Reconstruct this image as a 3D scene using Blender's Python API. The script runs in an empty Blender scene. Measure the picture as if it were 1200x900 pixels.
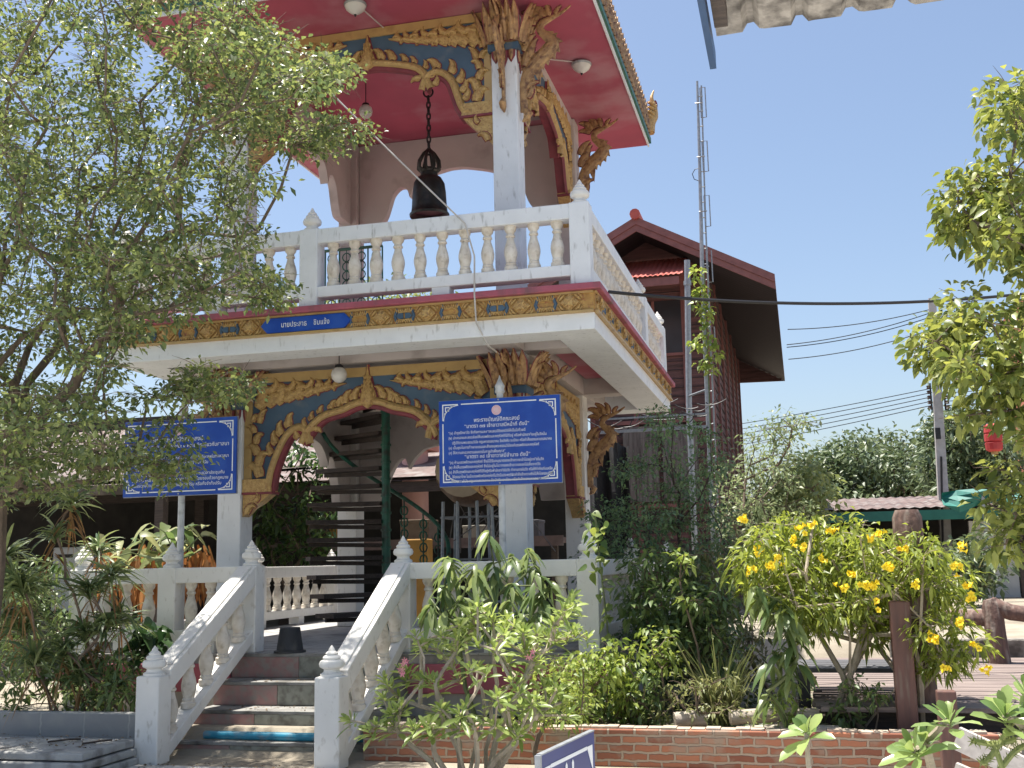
import bpy, math, random
import numpy as np
random.seed(7); rng = np.random.default_rng(7)
S = bpy.context.scene; COL = S.collection
R_ = math.radians
# ------------------------------------------------------------ camera, sky, sun, exposure
F = 1301.06; EYE = 1.55
RT = np.array([0.96799, 0.25006, -0.02140]); UP = np.array([0.06021, -0.14861, 0.98706]); FW = np.array([-0.24365, 0.95676, 0.15891])
from mathutils import Matrix, Vector
cam = bpy.data.objects.new('camera', bpy.data.cameras.new('camera')); COL.objects.link(cam)
cam.matrix_world = Matrix(((RT[0], UP[0], -FW[0], 0), (RT[1], UP[1], -FW[1], 0), (RT[2], UP[2], -FW[2], EYE), (0, 0, 0, 1)))
cam.data.sensor_width = 36; cam.data.lens = F / 1200 * 36; cam.data.clip_end = 2000; cam.data.clip_start = .05
S.camera = cam
SUN = np.array([-.22, .045, .97]); SUN /= np.linalg.norm(SUN)
el = math.asin(SUN[2]); az = math.atan2(SUN[0], SUN[1])
W = bpy.data.worlds.new('World'); S.world = W; W.use_nodes = True
nt = W.node_tree; bg = nt.nodes['Background']
sk = nt.nodes.new('ShaderNodeTexSky'); sk.sky_type = 'NISHITA'; sk.sun_disc = False
sk.sun_elevation = el; sk.sun_rotation = az; sk.altitude = 0; sk.air_density = 1.0; sk.dust_density = 2.1; sk.ozone_density = 1.0
nt.links.new(sk.outputs[0], bg.inputs[0]); bg.inputs[1].default_value = .095
sl = bpy.data.lights.new('sun', 'SUN'); sl.energy = 5.0; sl.angle = R_(.53); sl.color = (1, .95, .86)
so = bpy.data.objects.new('sun', sl); COL.objects.link(so)
so.rotation_euler = Vector(SUN).to_track_quat('Z', 'Y').to_euler(); so.location = (-20, 8, 40)
V = S.view_settings; V.view_transform = 'Standard'; V.look = 'None'; V.gamma = 1; V.use_curve_mapping = False; V.exposure = 1.0
S.render.resolution_x = 1024; S.render.resolution_y = 768
S.cycles.max_bounces = 8; S.cycles.diffuse_bounces = 5; S.cycles.transparent_max_bounces = 8

def at(u, v, **k):
    """the point of a plane x=, y= or z= that stands where the photograph (1200 x 900) shows u, v"""
    d = ((u - 600) / F) * RT - ((v - 450) / F) * UP + FW
    a, val = list(k.items())[0]; i = 'xyz'.index(a); o = np.array([0, 0, EYE])
    return o + (val - o[i]) / d[i] * d

# ------------------------------------------------------------ materials
MATS = {}
def mat(name, col, col2=None, rough=.6, scale=6., detail=6., stretch=(1, 1, 1), bump=0., bscale=40., metal=0., spec=.5,
        dirt=None, dscale=3., damt=.5, dstretch=(1, 1, 1), lo=.35, hi=.65):
    if name in MATS: return MATS[name]
    m = bpy.data.materials.new(name); m.use_nodes = True; MATS[name] = m
    t = m.node_tree; N = t.nodes; L = t.links; b = N['Principled BSDF']
    b.inputs['Roughness'].default_value = rough; b.inputs['Metallic'].default_value = metal
    b.inputs['Specular IOR Level'].default_value = spec
    geo = N.new('ShaderNodeNewGeometry')
    def noise(sc, st, det=detail):
        mp = N.new('ShaderNodeMapping'); mp.inputs['Scale'].default_value = st; L.new(geo.outputs['Position'], mp.inputs[0])
        n = N.new('ShaderNodeTexNoise'); n.inputs['Scale'].default_value = sc; n.inputs['Detail'].default_value = det
        L.new(mp.outputs[0], n.inputs['Vector']); return n.outputs['Fac']
    c2 = col2 or tuple(x * .8 for x in col)
    rp = N.new('ShaderNodeValToRGB'); rp.color_ramp.elements[0].position = lo; rp.color_ramp.elements[1].position = hi
    rp.color_ramp.elements[0].color = (*c2, 1); rp.color_ramp.elements[1].color = (*col, 1)
    L.new(noise(scale, stretch), rp.inputs[0]); out = rp.outputs[0]
    if dirt:
        r2 = N.new('ShaderNodeValToRGB'); r2.color_ramp.elements[0].position = 1 - damt - .12; r2.color_ramp.elements[1].position = 1 - damt + .08
        L.new(noise(dscale, dstretch, 10), r2.inputs[0])
        mx = N.new('ShaderNodeMix'); mx.data_type = 'RGBA'; L.new(r2.outputs[0], mx.inputs[0]); L.new(out, mx.inputs[6]); mx.inputs[7].default_value = (*dirt, 1)
        out = mx.outputs[2]
    L.new(out, b.inputs['Base Color'])
    if bump:
        bp = N.new('ShaderNodeBump'); bp.inputs['Strength'].default_value = bump; bp.inputs['Distance'].default_value = .02
        L.new(noise(bscale, (1, 1, 1), 4), bp.inputs['Height']); L.new(bp.outputs[0], b.inputs['Normal'])
    return m

def leafmat(name, a, b_, trans=.35, rough=.42):
    if name in MATS: return MATS[name]
    m = bpy.data.materials.new(name); m.use_nodes = True; MATS[name] = m
    t = m.node_tree; N = t.nodes; L = t.links; b = N['Principled BSDF']; out = N['Material Output']
    g = N.new('ShaderNodeNewGeometry'); rp = N.new('ShaderNodeValToRGB')
    rp.color_ramp.elements[0].color = (*a, 1); rp.color_ramp.elements[1].color = (*b_, 1); rp.color_ramp.elements[0].position = .1
    L.new(g.outputs['Random Per Island'], rp.inputs[0]); L.new(rp.outputs[0], b.inputs['Base Color'])
    b.inputs['Roughness'].default_value = rough
    tr = N.new('ShaderNodeBsdfTranslucent'); hs = N.new('ShaderNodeHueSaturation'); hs.inputs['Value'].default_value = 1.5; hs.inputs['Saturation'].default_value = 1.1; hs.inputs['Hue'].default_value = .485
    L.new(rp.outputs[0], hs.inputs['Color']); L.new(hs.outputs[0], tr.inputs[0])
    mx = N.new('ShaderNodeMixShader'); mx.inputs[0].default_value = trans
    L.new(b.outputs[0], mx.inputs[1]); L.new(tr.outputs[0], mx.inputs[2]); L.new(mx.outputs[0], out.inputs[0])
    return m

def brickmat(name, c1, c2, mortar, bw, bh, ms, axis='xz', bump=.5):
    m = bpy.data.materials.new(name); m.use_nodes = True
    t = m.node_tree; N = t.nodes; L = t.links; b = N['Principled BSDF']; b.inputs['Roughness'].default_value = .9
    g = N.new('ShaderNodeNewGeometry'); sp = N.new('ShaderNodeSeparateXYZ'); cb = N.new('ShaderNodeCombineXYZ')
    L.new(g.outputs['Position'], sp.inputs[0]); L.new(sp.outputs['XYZ'.index(axis[0].upper())], cb.inputs[0]); L.new(sp.outputs['XYZ'.index(axis[1].upper())], cb.inputs[1])
    ns = N.new('ShaderNodeTexNoise'); ns.inputs['Scale'].default_value = 11; ns.inputs['Detail'].default_value = 6; L.new(g.outputs['Position'], ns.inputs['Vector'])
    wob = N.new('ShaderNodeVectorMath'); wob.operation = 'MULTIPLY_ADD'; L.new(ns.outputs['Color'], wob.inputs[0]); wob.inputs[1].default_value = (.045, .034, 0); L.new(cb.outputs[0], wob.inputs[2])
    br = N.new('ShaderNodeTexBrick'); L.new(wob.outputs[0], br.inputs['Vector']); br.inputs['Scale'].default_value = 1
    br.inputs['Brick Width'].default_value = bw; br.inputs['Row Height'].default_value = bh; br.inputs['Mortar Size'].default_value = ms; br.inputs['Mortar Smooth'].default_value = .3
    br.inputs['Color1'].default_value = (*c1, 1); br.inputs['Color2'].default_value = (*c2, 1); br.inputs['Mortar'].default_value = (*mortar, 1); br.inputs['Bias'].default_value = 0
    n2 = N.new('ShaderNodeTexNoise'); n2.inputs['Scale'].default_value = 5; n2.inputs['Detail'].default_value = 10; L.new(g.outputs['Position'], n2.inputs['Vector'])
    r2 = N.new('ShaderNodeValToRGB'); r2.color_ramp.elements[0].position = .5; r2.color_ramp.elements[1].position = .68; L.new(n2.outputs['Fac'], r2.inputs[0])
    mu = N.new('ShaderNodeMath'); mu.operation = 'MULTIPLY'; mu.inputs[1].default_value = .85; L.new(r2.outputs[0], mu.inputs[0])
    mx = N.new('ShaderNodeMix'); mx.data_type = 'RGBA'; L.new(mu.outputs[0], mx.inputs[0]); L.new(br.outputs['Color'], mx.inputs[6]); mx.inputs[7].default_value = (*[x * .85 for x in mortar], 1)
    L.new(mx.outputs[2], b.inputs['Base Color'])
    if bump:
        bp = N.new('ShaderNodeBump'); bp.inputs['Strength'].default_value = bump; bp.inputs['Distance'].default_value = .02; bp.invert = True
        ad = N.new('ShaderNodeMath'); ad.operation = 'MULTIPLY_ADD'; L.new(n2.outputs['Fac'], ad.inputs[0]); ad.inputs[1].default_value = -.6; L.new(br.outputs['Fac'], ad.inputs[2])
        L.new(ad.outputs[0], bp.inputs['Height']); L.new(bp.outputs[0], b.inputs['Normal'])
    return m

WHITE = mat('white_paint', (.77, .79, .81), (.71, .73, .75), .55, 5, dirt=(.34, .34, .33), dscale=19, damt=.285, dstretch=(1, 1, .3), bump=.12, bscale=25)
CLEAN = mat('cream_white_paint', (.79, .77, .73), (.73, .71, .67), .5, 4, dirt=(.48, .44, .38), dscale=23, damt=.28, dstretch=(1, 1, .5), bump=.08)
BALM = mat('baluster_plaster', (.76, .71, .63), (.62, .55, .46), .45, 14, dirt=(.42, .36, .28), dscale=16, damt=.33, bump=.1)
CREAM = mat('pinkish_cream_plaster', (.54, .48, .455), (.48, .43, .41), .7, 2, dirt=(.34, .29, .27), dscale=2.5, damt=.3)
GREYP = mat('grey_plaster', (.45, .42, .39), (.36, .34, .32), .75, 3, dirt=(.16, .15, .14), dscale=3, damt=.34, dstretch=(1, 1, .3))
RED = mat('crimson_ceiling_paint', (.43, .085, .135), (.36, .072, .115), .6, 1.5, dirt=(.45, .20, .235), dscale=1.4, damt=.40)
PINK = mat('maroon_pink_ledge', (.40, .10, .14), (.33, .075, .11), .6, 4, dirt=(.19, .08, .09), dscale=6, damt=.38, dstretch=(1, 1, .3))
MAROON = mat('maroon_outline_paint', (.22, .04, .05), (.16, .03, .04), .6, 10)
GOLD = mat('gold_paint', (.58, .39, .15), (.43, .26, .095), .42, 26, metal=.12, dirt=(.22, .095, .055), dscale=38, damt=.32, bump=.6, bscale=75)
GOLDP = mat('plain_gold_band', (.52, .35, .14), (.43, .285, .115), .42, 5, metal=.1, dirt=(.33, .2, .08), dscale=5, damt=.32)
COPPER = mat('aged_copper_gold', (.47, .29, .13), (.31, .175, .085), .42, 16, metal=.25, dirt=(.13, .06, .04), dscale=18, damt=.38, bump=.4, bscale=60)
BLUE = mat('slate_blue_field', (.07, .125, .19), (.055, .10, .155), .6, 4, dirt=(.15, .17, .19), dscale=5, damt=.3)
SIGNB = mat('royal_blue_board', (.008, .066, .40), (.006, .052, .33), .35, 2.5, dirt=(.02, .085, .40), dscale=5, damt=.4)
SIGNW = mat('sign_white', (.80, .82, .84), (.74, .76, .78), .4, 8)
STEEL = mat('galvanised_steel', (.36, .38, .40), (.27, .29, .31), .45, 20, metal=.4)
DARKM = mat('blackened_iron', (.035, .035, .04), (.02, .02, .022), .5, 14, metal=.4)
GREENP = mat('green_enamel', (.03, .15, .10), (.022, .11, .075), .45, 10, dirt=(.05, .05, .04), dscale=9, damt=.38)
WOODD = mat('weathered_dark_wood', (.075, .055, .045), (.04, .03, .026), .75, 5, stretch=(1, 12, 12), bump=.3)
CONC = mat('grey_concrete', (.30, .295, .28), (.21, .205, .195), .9, 6, dirt=(.10, .095, .085), dscale=4, damt=.4, bump=.35, bscale=30)

# ------------------------------------------------------------ mesh builder
class MB:
    def __init__(s): s.v = []; s.f = []; s.m = []; s.cur = 0
    def add(s, vs, fs):
        o = len(s.v); s.v += [tuple(map(float, p)) for p in vs]; s.f += [tuple(i + o for i in f) for f in fs]; s.m += [s.cur] * len(fs); return s
    def use(s, i): s.cur = i; return s
    def box(s, x0, x1, y0, y1, z0, z1):
        vs = [(x, y, z) for z in (z0, z1) for x, y in ((x0, y0), (x1, y0), (x1, y1), (x0, y1))]
        return s.add(vs, [(3, 2, 1, 0), (4, 5, 6, 7), (0, 1, 5, 4), (1, 2, 6, 5), (2, 3, 7, 6), (3, 0, 4, 7)])
    def bar(s, a, b, w, h, up=(0, 0, 1)):
        a = np.array(a, float); b = np.array(b, float); d = b - a; d /= np.linalg.norm(d); u = np.array(up, float)
        sd = np.cross(d, u); sd /= np.linalg.norm(sd); u = np.cross(sd, d)
        vs = []
        for p in (a, b):
            for i, j in ((-1, -1), (1, -1), (1, 1), (-1, 1)): vs.append(p + sd * i * w / 2 + u * j * h / 2)
        return s.add(vs, [(0, 1, 2, 3), (7, 6, 5, 4), (1, 0, 4, 5), (2, 1, 5, 6), (3, 2, 6, 7), (0, 3, 7, 4)])
    def tube(s, pts, r, n=8, cap=True):
        pts = np.array(pts, float); r = np.broadcast_to(np.array(r, float), (len(pts),)); vs = []; fs = []
        pu = None
        for i, p in enumerate(pts):
            d = pts[min(i + 1, len(pts) - 1)] - pts[max(i - 1, 0)]; d = d / (np.linalg.norm(d) + 1e-9)
            u = pu - d * (pu @ d) if pu is not None else np.cross(d, (0, 0, 1) if abs(d[2]) < .9 else (1, 0, 0))
            u = u / (np.linalg.norm(u) + 1e-9); pu = u; w = np.cross(d, u)
            for k in range(n):
                a = 2 * math.pi * k / n; vs.append(p + r[i] * (math.cos(a) * u + math.sin(a) * w))
        for i in range(len(pts) - 1):
            for k in range(n): fs.append((i * n + k, i * n + (k + 1) % n, (i + 1) * n + (k + 1) % n, (i + 1) * n + k))
        if cap: fs += [tuple(range(n))[::-1], tuple(range((len(pts) - 1) * n, len(pts) * n))]
        return s.add(vs, fs)
    def lathe(s, prof, c=(0, 0, 0), n=14, sq=False):
        vs = []; fs = []
        for r, z in prof:
            for k in range(n):
                a = 2 * math.pi * (k + .5 * sq) / n; vs.append((c[0] + r * math.cos(a), c[1] + r * math.sin(a), c[2] + z))
        for i in range(len(prof) - 1):
            for k in range(n): fs.append((i * n + k, i * n + (k + 1) % n, (i + 1) * n + (k + 1) % n, (i + 1) * n + k))
        fs += [tuple(range(n))[::-1], tuple(range((len(prof) - 1) * n, len(prof) * n))]
        return s.add(vs, fs)
    def prism(s, poly, fn, d0, d1):
        n = len(poly); vs = [fn(a, b, d0) for a, b in poly] + [fn(a, b, d1) for a, b in poly]
        return s.add(vs, [tuple(range(n))[::-1], tuple(range(n, 2 * n))] + [(i, (i + 1) % n, n + (i + 1) % n, n + i) for i in range(n)])
    def ridge(s, sp, w, h, fn, d=0., back=None):
        """a carved rib: spine sp in a panel's plane, half width w, height h over depth d"""
        sp = np.array(sp, float); k = len(sp); w = np.broadcast_to(np.array(w, float), (k,)); h = np.broadcast_to(np.array(h, float), (k,)); vs = []; fs = []
        for i in range(k):
            t = sp[min(i + 1, k - 1)] - sp[max(i - 1, 0)]; t = t / (np.linalg.norm(t) + 1e-9); nn = np.array([-t[1], t[0]])
            a = sp[i] + nn * w[i]; b = sp[i] - nn * w[i]; a2 = sp[i] + nn * w[i] * .55; b2 = sp[i] - nn * w[i] * .55
            vs += [fn(*a, d), fn(*a2, d + h[i] * .8), fn(*sp[i], d + h[i]), fn(*b2, d + h[i] * .8), fn(*b, d)]
        for i in range(k - 1):
            for j in range(4): fs.append((i * 5 + j, i * 5 + j + 1, i * 5 + j + 6, i * 5 + j + 5))
        return s.add(vs, fs)
    def build(s, name, mats, parent=None, smooth=False, bevel=0., loc=None):
        me = bpy.data.meshes.new(name)
        off = np.zeros(3)
        if loc is not None: off = np.array(loc, float)
        elif parent is not None: off = ORG[parent]
        vs = [tuple(np.array(p) - off) for p in s.v] if off.any() else s.v
        me.from_pydata(vs, [], s.f)
        for m in (mats if isinstance(mats, (list, tuple)) else [mats]): me.materials.append(m)
        me.polygons.foreach_set('material_index', s.m)
        if smooth: me.polygons.foreach_set('use_smooth', [True] * len(s.f))
        me.update()
        o = bpy.data.objects.new(name, me); COL.objects.link(o)
        if parent is not None:
            o.parent = parent; ORG[o] = ORG[parent]
            if loc is not None: o.location = off - ORG[parent]; ORG[o] = off
        else:
            o.location = off; ORG[o] = off
        if smooth: 
            try: me.set_sharp_from_angle(angle=R_(40))
            except Exception: pass
        if bevel:
            md = o.modifiers.new('edge', 'BEVEL'); md.width = bevel; md.segments = 2; md.limit_method = 'ANGLE'
        return o
ORG = {}
def tag(o, label=None, cat=None, group=None, kind=None):
    if label: o['label'] = label
    if cat: o['category'] = cat
    if group: o['group'] = group
    if kind: o['kind'] = kind
    return o
def thing(name, label, cat, loc, group=None):
    o = bpy.data.objects.new(name, None); COL.objects.link(o); o.location = loc; ORG[o] = np.array(loc, float); o.empty_display_size = .2
    return tag(o, label, cat, group)
def place(src, name, parent, loc, scale=(1, 1, 1), rot=(0, 0, 0)):
    """a copy of a sub-part that shares its mesh"""
    o = bpy.data.objects.new(name, src); COL.objects.link(o); o.parent = parent; o.location = np.array(loc) - ORG[parent]; o.scale = scale; o.rotation_euler = rot
    ORG[o] = np.array(loc, float); return o
def mesh_only(mb, name, mats, smooth=True, bevel=0):
    o = mb.build(name, mats, None, smooth); me = o.data; bpy.data.objects.remove(o); 
    return me
def text_into(mb, body, size, fn, align='LEFT', width=1.0, fit=None):
    cu = bpy.data.curves.new('text', 'FONT'); cu.body = body; cu.size = size; cu.align_x = align; cu.resolution_u = 2; cu.fill_mode = 'FRONT'; cu.offset = size * .006; cu.space_character = 1.03
    o = bpy.data.objects.new('text', cu); COL.objects.link(o); dg = bpy.context.evaluated_depsgraph_get(); dg.update()
    me = bpy.data.meshes.new_from_object(o.evaluated_get(dg)); bpy.data.objects.remove(o)
    if fit:
        wmax = max(v.co.x for v in me.vertices); width = min(width, fit / wmax)
    mb.add([fn(v.co.x * width, v.co.y) for v in me.vertices], [tuple(p.vertices) for p in me.polygons]); bpy.data.meshes.remove(me)
# ------------------------------------------------------------ ground
def gh(x, y):
    a = np.clip((y - 8.75) / .25, 0, 1) * .2; b = np.clip((y - 13.6) / .6, 0, 1) * .3
    return a + b
gx = np.concatenate([[-400, -120, -40, -20], np.arange(-12, 12.1, .5), [20, 40, 120, 400]]); gy = np.concatenate([[-40, -10, 0], np.arange(4, 20.1, .25), [24, 30, 45, 80, 200, 900]])
g = MB(); nx, ny = len(gx), len(gy)
g.add([(x, y, gh(x, y)) for y in gy for x in gx], [(j * nx + i, j * nx + i + 1, (j + 1) * nx + i + 1, (j + 1) * nx + i) for j in range(ny - 1) for i in range(nx - 1)])
SAND = mat('dry_sandy_earth', (.34, .30, .235), (.26, .225, .175), .95, 3, dirt=(.2, .17, .13), dscale=1.2, damt=.36, bump=.5, bscale=20)
tag(g.build('ground', SAND), kind='structure')
p = MB(); p.box(-14, 9, -12, 8.2, .004, .02)  # mostly unseen yard, widened and paled to bounce light onto the facade
tag(p.build('bounce_pavement', mat('bounce_pale_concrete', (.53, .52, .50), (.45, .44, .42), .9, 5, dirt=(.25, .23, .2), dscale=8, damt=.33, bump=.3)), kind='structure')

# ------------------------------------------------------------ bell tower
T = thing('bell_tower', 'two storey temple bell tower with white balustrades, gold arches and crimson eaves', 'bell tower', (-4.34, 13, 0))
XL, XR, YF, YB = -6.89, -1.74, 10.0, 16.2
# terrace and stairs
t = MB(); t.box(-7.15, -1.72, 9.85, 16.3, 0, .735)
TILEF = brickmat('terrace_floor_tile', (.40, .39, .38), (.35, .345, .34), (.22, .21, .2), .3, .3, .006, 'xy', .15)
t.build('terrace', [GREYP], T, bevel=.01)
f = MB(); f.box(-7.13, -1.75, 9.83, 16.28, .737, .752); f.build('floor_tiling', TILEF, T)
for a_, b_ in ((-7.16, -5.32), (-3.54, -1.70)): pl = MB(); pl.box(a_, b_, 9.80, 9.848, .40, .66); pl.build('plinth_band', PINK, T, bevel=.01)
RTILE = mat('red_riser_tile', (.35, .20, .185), (.28, .155, .145), .6, 9, dirt=(.26, .22, .195), dscale=14, damt=.44)
GTILE = mat('grey_green_riser_tile', (.28, .285, .24), (.21, .215, .18), .55, 9, dirt=(.13, .12, .10), dscale=12, damt=.42)
steps = [(9.83, .752, .53), (9.49, .53, .32), (9.15, .32, .11), (8.81, .11, 0)]
for i, (y, zt, zb) in enumerate(steps):
    s_ = MB(); ye = 9.86 if i == 0 else steps[i - 1][0] + .03
    s_.use(0).box(-5.32, -3.54, y + .014, ye + .3 if i == 0 else ye, max(zb - .2, 0), zt - .03 if i else zt - .018)
    if i: s_.use(3).box(-5.32, -3.54, y - .008, ye, zt - .028, zt)
    else: s_.use(3).box(-5.32, -3.54, y - .008, 9.826, zt - .028, zt)
    split = -4.62 - .05 * i; xs = [-5.31, split, -4.0 + .0 * i, -3.55]
    for k in range(3): s_.use(1 if k == 0 else 2).box(xs[k] + .002, xs[k + 1] - .002, y, y + .013, zb + .004, zt - .03)
    s_.build('step', [CONC, RTILE, GTILE, CONC], T, bevel=.004)

# balusters, finials
BH = .45
prof = [(.066, 0), (.066, .045), (.052, .055), (.055, .075), (.047, .085), (.052, .11), (.064, .16), (.066, .2), (.056, .25), (.04, .30), (.034, .335), (.047, .345), (.047, .36), (.037, .37), (.040, .39), (.054, .405), (.056, .415), (.060, .42), (.060, .45)]
BAL = mesh_only(MB().lathe(prof, n=14), 'baluster', BALM)
fin = [(.085, 0), (.085, .02), (.062, .035), (.058, .055), (.09, .075), (.096, .10), (.085, .125), (.062, .135), (.068, .15), (.058, .165), (.044, .172), (.048, .185), (.034, .2), (.026, .205), (.022, .22), (.004, .25)]
FIN = mesh_only(MB().lathe(fin, n=16), 'finial', CLEAN)
def balustrade(p0, p1, ztop, zfloor, posts, ns, wmat, skip=False, fins=True):
    """rails from p0 to p1 (along x or y), posts at parameters, ns balusters between them"""
    p0 = np.array(p0, float); p1 = np.array(p1, float); d = p1 - p0; Lh = np.linalg.norm(d); d /= Lh; ax = 0 if abs(d[0]) > .5 else 1
    def along(m, a, b, w, z0, z1):
        A = p0 + d * a; B = p0 + d * b; lo = np.minimum(A, B); hi = np.maximum(A, B)
        if ax == 0: m.box(lo[0], hi[0], p0[1] - w, p0[1] + w, z0, z1)
        else: m.box(p0[0] - w, p0[0] + w, lo[1], hi[1], z0, z1)
    zb1 = ztop - .15 - BH
    m = MB(); along(m, posts[0] + .095, posts[-1] - .095, .085, ztop - .15, ztop); rail = m.build('balustrade', wmat, T, bevel=.008)
    m = MB(); along(m, posts[0] + .095, posts[-1] - .095, .084, zb1 - .11, zb1); m.build('bottom_rail', wmat, rail, bevel=.008)
    for a, b in zip(posts[:-1], posts[1:]):
        mid = (a + b) / 2; m = MB(); along(m, mid - .09, mid + .09, .075, zfloor, zb1 - .111); m.build('rail_foot', wmat, rail)
    for a in posts[1:] if skip else posts:
        q = p0 + d * a; pm = MB(); pm.box(q[0] - .097, q[0] + .097, q[1] - .097, q[1] + .097, zfloor, ztop + .004)
        pm.build('post', wmat, rail, bevel=.01)
        if fins: place(FIN, 'finial', rail, (q[0], q[1], ztop + .004))
    for (a, b), n in zip(zip(posts[:-1], posts[1:]), ns):
        for i in range(n):
            q = p0 + d * (a + .06 + (b - a - .12) * (i + .75) / (n + .5)); place(BAL, 'baluster', rail, (q[0], q[1], zb1 + .0005), (random.uniform(.96, 1.03),) * 2 + (1,), (0, 0, random.uniform(0, 6)))
    return rail
ZU, ZT = 4.115, 4.925
balustrade((-6.78, 10.1), (-1.86, 10.1), ZU + .81, ZU, [0, 2.14, 4.92], [8, 11], WHITE)
balustrade((-1.86, 10.1), (-1.86, 16.1), ZU + .805, ZU, [.004, 3.98, 6.0], [15, 7], WHITE, True)
balustrade((-6.78, 10.1), (-6.78, 16.1), ZU + .805, ZU, [.004, 3.0, 6.0], [6, 0], WHITE, True)
ZL = 1.57
balustrade((-3.64, 10.0), (-1.87, 10.0), ZL, .752, [.0, 1.77], [6], CLEAN)
balustrade((-1.87, 10.0), (-1.87, 16.1), ZL - .005, .752, [.004, 2.6, 6.1], [8, 0], CLEAN, True)
balustrade((-7.08, 10.0), (-5.21, 10.0), ZL, .752, [0, 1.0, 1.87], [3, 3], CLEAN)
balustrade((-7.08, 10.0), (-7.08, 16.2), ZL - .005, .752, [.004, 3.75, 6.2], [0, 7], CLEAN, True)
# sloping stair rails
def stair_rail(x):
    y0, z0, y1, z1 = 8.36, .69, 9.91, 1.57
    sl_ = (z1 - z0) / (y1 - y0); m = MB()
    def strip(w, zt, zb, ya, yb):
        vs = []
        for y in (ya, yb):
            z = z0 + (y - y0) * sl_
            vs += [(x - w, y, z + zb), (x + w, y, z + zb), (x + w, y, z + zt), (x - w, y, z + zt)]
        m.add(vs, [(0, 1, 2, 3), (7, 6, 5, 4), (1, 0, 4, 5), (2, 1, 5, 6), (3, 2, 6, 7), (0, 3, 7, 4)])
    strip(.095, 0, -.18, y0 + .08, y1); strip(.062, .022, .0, y0 + .14, y1 - .03); strip(.08, -.60, -.72, y0 + .1, y1)
    r = m.build('stair_rail', CLEAN, T, bevel=.008)
    q = MB(); q.box(x - .105, x + .105, y0 - .115, y0 + .085, 0, z0 + .01); q.build('newel_post', CLEAN, r, bevel=.012)
    place(FIN, 'finial', r, (x, y0 - .015, z0 + .01), (1.05, 1.05, .95))
    for i in range(5):
        y = y0 + .24 + i * .29; z = z0 + (y - y0) * sl_ - .62
        place(BAL, 'baluster', r, (x, y, z), (1, 1, 1.0))
    return r
stair_rail(-5.21); stair_rail(-3.64)
# columns
def column(x0, x1, y0, y1, z0, z1, m):
    c = MB(); c.box(x0, x1, y0, y1, z0, z1); return c.build('column', m, T, bevel=.012)
CXL, CXR, CY0, CY1 = (-6.10, -5.82), (-2.93, -2.65), (10.9, 11.18), (14.15, 14.43)
for cx in (CXL, CXR):
    for cy in (CY0, CY1):
        column(*cx, *cy, .753, 3.9, CLEAN if cy is CY1 else WHITE)
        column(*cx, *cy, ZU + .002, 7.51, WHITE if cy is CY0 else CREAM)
# slab: edge beam, coffers, frieze, ledge
b = MB(); zb, zt = 3.685, 3.84
bw = .42
b.box(XL, XR, YF, YF + bw, zb, 4.0).box(XL, XR, YB - bw, YB, zb, 4.0).box(XL, XL + bw, YF + bw, YB - bw, zb, 4.0).box(XR - bw, XR, YF + bw, YB - bw, zb, 4.0)
b.build('edge_beam', WHITE, T, bevel=.006)
b = MB(); 
for cx in (CXL, CXR): b.box(cx[0] - .02, cx[1] + .02, YF + bw, YB - bw, 3.692, 4.0)
for cy in (CY0, CY1): b.box(CXL[1] + .02, CXR[0] - .02, cy[0] - .02, cy[1] + .02, 3.696, 4.0); b.box(XL + bw, CXL[0] - .02, cy[0] - .02, cy[1] + .02, 3.696, 4.0); b.box(CXR[1] + .02, XR - bw, cy[0] - .02, cy[1] + .02, 3.696, 4.0)
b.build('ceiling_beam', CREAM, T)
b = MB(); b.box(XL + .05, XR - .05, YF + .05, YB - .05, 4.002, 4.05); b.build('floor_slab', CREAM, T)
for a_, c_ in ((CXR[1] + .05, XR - bw - .02), (XL + bw + .02, CXL[0] - .05)): b = MB(); b.box(a_, c_, CY0[1] + .04, CY1[0] - .04, 3.90, 3.998); b.build('soffit_panel', RED, T)
b = MB(); b.box(XL - .08, XR + .08, YF - .08, YB + .08, 4.052, ZU); b.build('ledge', PINK, T, bevel=.01)
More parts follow.
